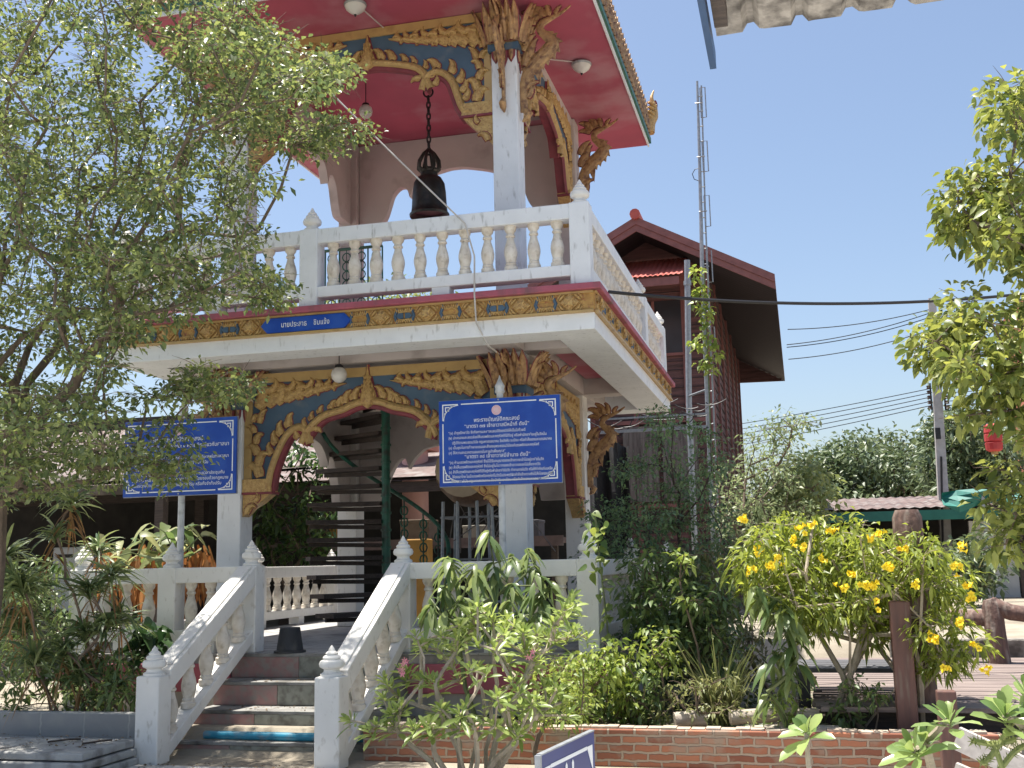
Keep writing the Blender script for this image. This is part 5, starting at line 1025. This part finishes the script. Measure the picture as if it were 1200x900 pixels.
# leafy climber with heart shaped leaves
HEART = ((0, .35), (.1, .9), (.3, 1), (.65, .6), (1, .02))
cv = thing('heart_leaf_vine', 'pale green heart leaved vine climbing the balustrade corner post', 'vine', np.array([-1.72, 9.6, .25])); lv = Leaves(); rn = np.random.default_rng(3)
vp = [at(u, v, y=9.6) for u, v in ((725, 790), (712, 740), (708, 700), (703, 660), (700, 630), (697, 600))]
for i in range(60):
    t_ = rn.uniform(0, 1); q = vp[min(int(t_ * 5), 4)] + (vp[min(int(t_ * 5), 4) + 1] - vp[min(int(t_ * 5), 4)]) * (t_ * 5 % 1); a = rn.uniform(0, 6.28); lv.add(q + rn.normal(0, .05, 3), (math.cos(a), math.sin(a) - .4, rn.uniform(-1.2, .3)), rn.uniform(.06, .11), rn.uniform(.05, .085), .3, unit(np.array([math.cos(a) * .6, -.8, .6]))[None], HEART, .15)
lv.build('leaves', leafmat('vine_leaf', (.08, .14, .035), (.30, .36, .09), .45), cv); m = MB(); m.tube([np.array([-1.72, 9.6, .25])] + vp, .008, 5); m.build('stem', STEMG, cv)
# shaded tall shrub right of the tower and slender trees behind
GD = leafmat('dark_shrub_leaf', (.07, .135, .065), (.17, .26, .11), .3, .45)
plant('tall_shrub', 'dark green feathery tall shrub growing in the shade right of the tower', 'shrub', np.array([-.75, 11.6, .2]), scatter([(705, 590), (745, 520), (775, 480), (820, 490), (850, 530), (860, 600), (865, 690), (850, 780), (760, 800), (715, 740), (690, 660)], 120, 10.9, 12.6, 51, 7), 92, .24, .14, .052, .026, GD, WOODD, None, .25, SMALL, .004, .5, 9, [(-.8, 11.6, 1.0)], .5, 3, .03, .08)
GW = leafmat('wispy_leaf', (.12, .17, .08), (.27, .32, .16), .45)
plant('wispy_tree', 'slender hazy green tree with airy twigs right of the timber house', 'tree', np.array([-.55, 16.5, .5]), scatter([(870, 520), (890, 500), (950, 482), (945, 510), (930, 530), (880, 545)], 13, 16, 17, 61, 9) + scatter([(840, 560), (880, 530), (930, 545), (950, 590), (930, 640), (850, 640)], 32, 15.6, 17.4, 62, 9), 60, .27, .2, .075, .035, GW, BARK, None, .25, SMALL, .006, .5, 2, None, .6, 4, .05, .08)
GB = leafmat('sunlit_bush_leaf', (.12, .165, .06), (.28, .32, .12), .4)
plant('rounded_tree', 'sunlit yellow green rounded tree before the dark far trees', 'tree', np.array([1.2, 24, .5]), scatter([(880, 590), (905, 560), (940, 545), (960, 560), (965, 590), (950, 630), (870, 640)], 44, 23, 26, 71, 9), 90, .5, .38, .14, .07, GB, BARK, 'trees behind the sheds', .25, SMALL, .012, .5, 4, None, .6, 0, .12, .1)
GF = leafmat('far_tree_leaf', (.075, .115, .06), (.15, .19, .09), .25)
plant('mango_tree', 'broad dark domed tree left of the utility pole behind the shed', 'tree', np.array([3.0, 44, .5]), scatter([(935, 545), (960, 530), (1000, 518), (1045, 513), (1075, 530), (1095, 560), (1110, 610), (930, 615)], 120, 42, 47, 72, 8), 120, .95, .7, .27, .12, GF, BARK, 'trees behind the sheds', .3, SMALL, .02, .5, 4, None, .6, 0, .3, .1)
plant('mango_tree', 'tall dark tree right of the utility pole by the orange hall', 'tree', np.array([6.1, 40, .5]), scatter([(1085, 520), (1100, 490), (1140, 485), (1175, 500), (1190, 560), (1180, 600), (1095, 590)], 80, 38.5, 42, 73, 8), 120, .85, .7, .25, .11, GF, BARK, 'trees behind the sheds', .3, SMALL, .02, .5, 4, None, .6, 0, .3, .1)
plant('garden_tree', 'glossy dark tree shading the shed doorway at the right edge', 'tree', np.array([3.6, 24, .5]), scatter([(1120, 640), (1160, 625), (1175, 660), (1165, 690), (1130, 690)], 14, 23, 24.5, 74, 8), 80, .35, .3, .16, .08, GF, BARK, None, .3, SMALL, .012, .5, 4, None, .6, 0, .06, .1)
plant('leafy_tree', 'green tree seen beyond the balusters of the upper balcony', 'tree', np.array([-13, 40, .5]), scatter([(300, 395), (345, 350), (400, 330), (450, 345), (520, 350), (540, 400), (420, 430)], 60, 39, 43, 75, 10), 90, .9, .7, .25, .12, GB, BARK, None, .3, SMALL, .02, .5, 4, None, .6, 0, .3, .1)
# shrub seen through the lower arch
plant('potted_shrub', 'glossy leafy shrub lit by the sun beyond the left terrace balustrade', 'shrub', np.array([-8.0, 16.9, .2]), scatter([(300, 600), (335, 585), (385, 600), (390, 650), (305, 660)], 26, 16.6, 17.2, 81, 9) + scatter([(300, 520), (400, 480), (430, 560), (400, 600), (330, 590)], 22, 16.4, 17.4, 82, 12), 34, .22, .2, .13, .06, leafmat('glossy_leaf', (.035, .075, .03), (.11, .18, .05), .3, .3), BARK, None, .35, LONG, .006, .5, 3, None, .6, 0, .03)
# frangipani shrubs
GFR = leafmat('frangipani_leaf', (.17, .24, .06), (.38, .46, .15), .38, .35); GFR2 = leafmat('broad_frangipani_leaf', (.13, .21, .07), (.29, .37, .13), .35, .3)
OBL = ((0, .12), (.3, .62), (.6, 1), (.85, .8), (1, .08)); PINKF = mat('pink_petal', (.75, .28, .34), (.65, .2, .27), .5, 20)
def rosette(lv, c, ax, n, L, Wd, rn):
    ax = unit(np.array(ax, float)); s_ = unit(np.cross(ax, (.3, .7, .2))); w_ = np.cross(ax, s_); a = np.arange(n) * 2.4 + rn.uniform(0, 6); el_ = np.linspace(.15, 1.25, n)
    d = np.cos(a)[:, None] * s_ * np.cos(el_)[:, None] + np.sin(a)[:, None] * w_ * np.cos(el_)[:, None] + np.sin(el_)[:, None] * ax
    k = rn.uniform(.8, 1.15, n) * np.linspace(1, .65, n); lv.add(np.array(c) - ax * .02 * np.linspace(2, 0, n)[:, None], d, L * k, Wd * k, rn.uniform(.05, .35, n), unit(ax * 1.0 + rn.normal(0, .15, (n, 3)) - d * .2), OBL, .3)
def frangipani(name, label, base, tips, L, Wd, n, lm, bark, group, seed, rtip=.009, flowers=(), arch=.1, stems=1):
    r = thing(name, label, 'shrub', base, group); lv = Leaves(); rn = np.random.default_rng(seed)
    for c in tips: rosette(lv, c, np.array([(c[0] - base[0]) * .5, (c[1] - base[1]) * .5 - .25, .9]) + rn.normal(0, .2, 3), n, L, Wd, rn)
    lv.build('leaves', lm, r); gr_ = {}
    for c in tips: gr_.setdefault(int((math.atan2(c[1] - base[1], c[0] - base[0]) + math.pi) * stems / 6.2832) if stems > 1 else 0, []).append(c)
    for q_, tp in gr_.items(): an = (q_ + .5) * 6.2832 / stems - math.pi; b0 = np.array(base) + (np.array([math.cos(an), math.sin(an), 0]) * .07 if stems > 1 else 0); grow(b0, tp, rtip, .14, arch, seed + q_, .42, .05).build('stem', bark, r, True)
    for c in flowers:
        m = MB()
        for k in range(4):
            a0 = np.array(c) + rn.normal(0, .018, 3)
            for j in range(5): q = j * 1.257; e = np.array([math.cos(q), -.3, math.sin(q)]); e2 = np.array([math.cos(q + .7), -.3, math.sin(q + .7)]); m.add([a0, a0 + e * .014, a0 + (e + e2) * .014, a0 + e2 * .01], [(0, 1, 2, 3)])
        m.build('flower', PINKF, r)
    return r
ft = [at(u, v, y=yy) for u, v, yy in ((455, 805, 7.6), (478, 790, 7.7), (500, 760, 7.9), (515, 745, 7.6), (470, 830, 7.4), (440, 850, 7.3), (485, 855, 7.2), (510, 800, 7.4), (540, 735, 7.8), (555, 720, 7.6), (575, 720, 7.8), (568, 790, 7.3), (560, 755, 7.5), (600, 800, 7.4), (598, 755, 7.7), (590, 735, 8.0), (620, 770, 7.6), (640, 745, 7.9), (660, 722, 7.6), (668, 720, 7.7), (625, 820, 7.4), (650, 800, 7.6), (545, 830, 7.2), (520, 850, 7.4), (580, 850, 7.3), (612, 740, 7.6), (675, 745, 7.9), (530, 780, 7.9), (640, 830, 7.6), (600, 830, 7.8))]
frangipani('frangipani_shrub', 'spreading pale stemmed frangipani with slim bright leaves before the stairs', np.array([-2.28, 7.6, .0]), ft + [q + rng.normal(0, .09, 3) * (1, 1, .8) for q in ft for _ in range(3)], .138, .034, 11, GFR, BARKL, 'frangipani shrubs', 14, .0075, [at(475, 776, y=7.5), at(620, 770, y=7.5), at(472, 790, y=7.5)], .12, 11)
frangipani('frangipani_shrub', 'lone broad leaved frangipani rosette before the brick wall', np.array([.12, 5.4, 0.]), [at(945, 858, y=5.4)], .155, .06, 12, GFR2, BARKL, 'frangipani shrubs', 15, .012)
frangipani('frangipani_shrub', 'broad leaved frangipani with two rosettes by the short brown post', np.array([.66, 5.2, 0.]), [at(1112, 843, y=5.1), at(1085, 870, y=5.2), at(1070, 880, y=5.1)], .16, .058, 13, GFR2, BARKL, 'frangipani shrubs', 16, .013)
frangipani('frangipani_shrub', 'broad leaved frangipani cut by the right edge at the bottom corner', np.array([.95, 5.1, 0.]), [at(1178, 838, y=5.0), at(1200, 850, y=5.1), at(1205, 815, y=5.2)], .18, .062, 14, GFR2, BARKL, 'frangipani shrubs', 17, .014)
sp_ = thing('thorny_euphorbia', 'yellow green spiny stemmed plant at the lower right corner', 'plant', np.array([.9, 5.0, 0])); m = MB()
for pts in ([(1140, 868), (1165, 872), (1190, 866)], [(1150, 895), (1162, 885), (1185, 850)], [(1170, 905), (1190, 880), (1215, 868)]):
    q = [at(u, v, y=5.05) for u, v in pts]; q = smooth_path(q, 6); m.tube(q, .012, 6)
    for i in range(len(q)):
        for k in range(6): d = rng.normal(0, 1, 3); d /= np.linalg.norm(d); m.tube([q[i], np.array(q[i]) + d * .03], [.004, .0008], 4, False)
m.tube([(.9, 5.0, 0), tuple(at(1165, 872, y=5.05))], .012, 6); m.build('spiny_stem', mat('euphorbia_skin', (.24, .27, .08), (.17, .2, .06), .6, 20), sp_)
# undergrowth behind the brick wall
def shrub(label, poly, y0, y1, n, nl, rx, L, Wd, lm, base, seed, group='shrubs behind the brick wall', droop=.4, prof=SMALL, name='garden_shrub', bark=BARK):
    return plant(name, label, 'shrub', np.array(base), scatter(poly, n, y0, y1, seed, 7), nl, rx, rx * .75, L, Wd, lm, bark, group, droop, prof, .004, .45, seed, None, .6, 2, .02, .1, step=.12)
GLM = leafmat('lime_shrub_leaf', (.14, .21, .045), (.36, .43, .11), .4); GMD = leafmat('mid_shrub_leaf', (.07, .12, .04), (.17, .23, .075), .3); GPL = leafmat('pale_weed_leaf', (.16, .19, .07), (.33, .34, .16), .4)
shrub('lime green shrub standing behind the small blue sign', [(665, 770), (700, 755), (745, 760), (750, 830), (690, 845), (650, 830)], 8.95, 9.5, 40, 34, .12, .07, .035, GLM, (-1.65, 9.2, .2), 91)
shrub('bright bushy shrub mingled with the bare stems of the frangipani', [(640, 770), (690, 770), (700, 830), (650, 850), (600, 850)], 8.2, 8.6, 32, 30, .11, .05, .022, GLM, (-2.0, 8.45, 0), 92)
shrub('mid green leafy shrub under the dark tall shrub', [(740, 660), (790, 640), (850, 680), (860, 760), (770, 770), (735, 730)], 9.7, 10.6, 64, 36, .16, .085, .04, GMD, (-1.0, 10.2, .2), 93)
shrub('slim pale shoot with fresh leaves at the top of the undergrowth', [(795, 650), (812, 650), (815, 720), (795, 730)], 9.5, 9.7, 7, 12, .08, .08, .035, GLM, (-.85, 9.6, .2), 94)
shrub('light green sprig shrub left of the dry grass tuft', [(760, 740), (800, 735), (800, 790), (765, 800)], 9.2, 9.5, 10, 20, .10, .065, .032, GLM, (-1.05, 9.3, .2), 95)
shrub('small pale weed clump at the foot of the dry grass tuft', [(770, 800), (870, 790), (880, 845), (770, 845)], 8.98, 9.3, 26, 18, .09, .05, .022, GPL, (-.85, 9.1, .2), 96)
shrub('dark low shrub behind the brick wall under the lime shrub', [(690, 800), (770, 790), (780, 845), (700, 850)], 9.1, 9.5, 22, 26, .11, .06, .03, GMD, (-1.35, 9.3, .2), 97)
shrub('small leafy sprout between the pale log and the hanging mango leaves', [(905, 805), (940, 800), (935, 840), (910, 845)], 8.95, 9.1, 6, 16, .08, .07, .025, GLM, (-.02, 9.0, .2), 98)
shrub('low dark green plant under the yellow bush', [(970, 800), (1030, 790), (1030, 850), (975, 850)], 9.0, 9.3, 12, 22, .10, .075, .028, GMD, (.45, 9.15, .2), 99)
gt = thing('grass_tuft', 'arching dry green grass tuft in the middle of the undergrowth', 'grass tuft', np.array([-.72, 9.55, .2])); lv = Leaves(); n = 190; a = rng.uniform(0, 6.28, n)
lv.add(np.array([-.72, 9.55, .2]) + rng.normal(0, .05, (n, 3)) * (1, 1, 0), np.stack([np.cos(a) * .35, np.sin(a) * .35, np.ones(n)], 1), rng.uniform(.6, 1.15, n), .013, rng.uniform(.2, .75, n), None, ((0, .8), (.3, 1), (.6, .8), (.85, .5), (1, .05))); lv.build('blades', leafmat('dry_grass_blade', (.11, .14, .05), (.25, .25, .11), .3), gt)
shrub('brownish twiggy undergrowth between the dark tall shrub and the plank deck', [(800, 640), (890, 640), (900, 790), (800, 800)], 10.2, 11.6, 44, 34, .17, .075, .03, leafmat('dry_shade_leaf', (.07, .085, .035), (.17, .17, .08), .3), (-.3, 10.8, .2), 131)
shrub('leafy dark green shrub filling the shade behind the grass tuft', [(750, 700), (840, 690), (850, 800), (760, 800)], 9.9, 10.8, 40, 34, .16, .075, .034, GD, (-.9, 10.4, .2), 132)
# ground litter and low weeds: nobody could count them
shrub('tangled low plants filling the left flower bed behind the block kerb', [(0, 760), (160, 770), (165, 830), (0, 830)], 8.6, 9.4, 46, 30, .13, .09, .035, GMD, (-6.2, 9.0, .2), 121, None)
shrub('dull green leafy plant standing behind the left flower bed dracaenas', [(0, 650), (70, 660), (75, 760), (0, 770)], 9.5, 10.2, 30, 26, .14, .10, .04, GMD, (-6.9, 9.9, .2), 122, None)
lv = Leaves(); n = 5200; px_ = rng.uniform(-3.4, 1.2, n); py_ = rng.uniform(8.92, 13.2, n); keep = ((px_ > -1.6) & ((px_ < .03) | (py_ < 9.1))) | (py_ < 9.75); px_, py_ = px_[keep], py_[keep]; n = len(px_); a = rng.uniform(0, 6.28, n)
rt = thing('weeds', None, None, np.array([-1, 9.3, .2])); 
lv.add(np.stack([px_, py_, np.full(n, .2)], 1), np.stack([np.cos(a), np.sin(a), rng.uniform(.3, 1.6, n)], 1), rng.uniform(.05, .13, n), rng.uniform(.02, .045, n), .5, None, SMALL); o = lv.build('weeds', leafmat('weed_leaf', (.045, .075, .025), (.13, .16, .05), .3), rt)
o.parent = None; o.location = rt.location; bpy.data.objects.remove(rt); tag(o, 'low weeds carpeting the soil behind the brick wall', 'weeds', None, 'stuff')
lv = Leaves(); n = 900; px_ = rng.uniform(-7.2, -3.5, n); py_ = np.where(rng.random(n) < .5, rng.uniform(7.75, 8.35, n), rng.uniform(8.85, 9.8, n)); 
zz_ = np.where(py_ < 8.4, np.where(px_ < -5.35, .213, .022), np.select([py_ > 9.47, py_ > 9.14, py_ > 8.8], [.532, .322, .112], .004)); ok = (py_ < 8.4) | ((px_ > -5.05) & (px_ < -3.75)); px_, py_, zz_ = px_[ok], py_[ok], zz_[ok]; n = len(px_); a = rng.uniform(0, 6.28, n)
rt = thing('leaf_litter', None, None, np.array([-5, 8, .0])); lv.add(np.stack([px_, py_, zz_ + .004], 1), np.stack([np.cos(a), np.sin(a), 0 * a], 1), rng.uniform(.015, .04, n), rng.uniform(.008, .018, n), 0, None, SMALL); o = lv.build('leaf_litter', leafmat('dead_leaf', (.10, .06, .03), (.24, .16, .08), .1, .8), rt)
o.parent = None; o.location = rt.location; bpy.data.objects.remove(rt); tag(o, 'fallen dry leaves scattered over slabs and stair treads', 'leaf litter', None, 'stuff')
# left flower bed
GDR = leafmat('dracaena_leaf', (.09, .14, .06), (.31, .36, .15), .3, .4); STR = ((0, .5), (.2, .9), (.5, 1), (.8, .6), (1, .05))
def dracaena(label, base, heads, L, n, seed):
    r = thing('dracaena_plant', label, 'plant', base, 'dracaenas in the left flower bed'); lv = Leaves(); rn = np.random.default_rng(seed)
    for c, k in heads:
        m_ = int(n * k * 1.5); a = rn.uniform(0, 6.28, m_); t_ = rn.uniform(.1, 1.6, m_); d = np.stack([np.cos(a), np.sin(a), t_], 1); z = rn.uniform(-.10, .03, m_); s_ = rn.uniform(.7, 1.2, m_) * k ** .5
        lv.add(np.array(c) + np.stack([0 * z, 0 * z, z], 1), d, L * s_, .025 * rn.uniform(.8, 1.3, m_), rn.uniform(.25, .9, m_), None, STR, .3)
        q = int(m_ * .25); a = rn.uniform(0, 6.28, q)
    lv.build('leaves', GDR, r); 
    dl = Leaves()
    for c, k in heads:
        q = 7; a = rn.uniform(0, 6.28, q); dl.add(np.array(c) + np.stack([0 * a, 0 * a, rn.uniform(-.22, -.06, q)], 1), np.stack([np.cos(a), np.sin(a), 0 * a - .6], 1), L * rn.uniform(.5, .9, q), .018, .8, None, STR)
    dl.build('dry_leaves', leafmat('dry_strap_leaf', (.22, .12, .05), (.36, .22, .09), .2, .6), r)
    grow(base, [c for c, k in heads], .008, .15, .08, seed, .4, .016).build('stem', mat('ringed_cane', (.24, .17, .12), (.15, .105, .075), .8, 30, bump=.3), r, True)
dracaena('tall dracaena at the left edge with a thin bare cane', np.array([-6.35, 8.65, .2]), [(at(20, 680, y=8.6), 1.3), (at(8, 720, y=8.7), .9), (at(28, 735, y=8.75), 1.0)], .42, 46, 1)
dracaena('strappy dracaena with bright arching leaves low at the left edge', np.array([-6.2, 8.6, .2]), [(at(28, 690, y=8.5), 1.2), (at(5, 650, y=8.6), 1.1), (at(40, 770, y=8.55), 1.0)], .44, 44, 9)
dracaena('lanky dracaena with curling tip heads above the balustrade corner post', np.array([-5.95, 8.9, .2]), [(at(83, 580, y=8.8), .9), (at(65, 625, y=8.8), .9), (at(85, 590, y=8.9), .6)], .34, 34, 2)
dracaena('bushy dracaena clump in front of the left balustrade', np.array([-5.75, 8.95, .2]), [(at(105, 690, y=8.9), 1.2), (at(130, 670, y=9.0), 1.1), (at(100, 740, y=8.8), 1.2), (at(125, 730, y=8.9), 1.0), (at(75, 760, y=8.7), 1.0), (at(140, 720, y=9.1), .9), (at(115, 640, y=9.3), .8)], .34, 44, 3)
dracaena('low dracaena tuft at the foot of the left stair rail', np.array([-5.6, 8.9, .2]), [(at(140, 800, y=8.85), .8), (at(95, 790, y=8.7), .8), (at(110, 815, y=8.7), .6)], .26, 36, 4)
plant('round_leaf_plant', 'dark green round leaved plant pressed against the left balustrade', 'plant', np.array([-5.75, 9.5, .2]), scatter([(148, 738), (175, 728), (195, 755), (185, 775), (150, 775)], 9, 9.45, 9.65, 101, 8), 12, .1, .09, .13, .11, leafmat('round_dark_leaf', (.025, .06, .022), (.06, .11, .04), .25, .3), STEMG, None, .5, HEART, .005, .45, 5, step=.12)
# big leaved aroids and dried fronds behind the left board
pt2 = thing('pothos_plant', 'large cream and green leaved plant under the veiled blue board', 'plant', np.array([-6.6, 11.0, .752])); lv = Leaves(); rn = np.random.default_rng(8)
cs = scatter([(115, 625), (180, 610), (250, 615), (250, 650), (200, 660), (120, 655)], 46, 10.8, 11.6, 111, 6)
for c in cs: a = rn.uniform(0, 6.28); lv.add(c, (math.cos(a), math.sin(a) - .5, rn.uniform(-.8, .5)), rn.uniform(.16, .30), rn.uniform(.09, .15), .5, unit(rn.normal(0, .4, 3) + (0, -.6, .8))[None], HEART, .2)
lv.build('leaves', leafmat('variegated_leaf', (.10, .16, .05), (.45, .45, .22), .45), pt2); grow((-6.6, 11.0, .752), cs, .005, .2, .1, 4).build('stem', STEMG, pt2, True)
dp = thing('dried_fern', 'mass of dried orange brown fronds beside the left column', 'plant', np.array([-6.3, 11.8, .752])); lv = Leaves()
cs = scatter([(115, 645), (245, 640), (250, 690), (120, 690)], 40, 11.4, 12.0, 112, 5)
for c in cs: k = 14; a = rn.uniform(0, 6.28, k); lv.add(np.array(c) + rn.normal(0, .06, (k, 3)), np.stack([np.cos(a) * .4, np.sin(a) * .4, -1 + 0 * a], 1), rn.uniform(.12, .3, k), .04, .3, None, STR)
lv.build('fronds', leafmat('dried_frond', (.22, .10, .035), (.42, .24, .10), .35, .8), dp); grow((-6.3, 11.8, .752), cs, .004, .2, .1, 4).build('stem', BARK, dp)
# climber on the mast
mv = thing('mast_vine', 'leafy creeper climbing the radio mast beside the house', 'vine', np.array([-1.38, 18.9, .3])); lv = Leaves(); cs = [at(u, v, y=18.8) for u, v in ((815, 320), (822, 340), (818, 355), (826, 375), (822, 395), (832, 400), (815, 405), (838, 415), (825, 425), (832, 430), (823, 345), (828, 365))]
for c in cs: clump_leaves(lv, c, 24, .14, .16, .10, .07, .4, HEART)
lv.build('leaves', GLM, mv); m = MB(); m.tube([(-1.38, 18.9, .3), (-1.38, 18.9, 3), (-1.36, 18.9, 4.5), (-1.34, 18.9, 6.4)], .012, 5); m.build('stem', STEMG, mv)
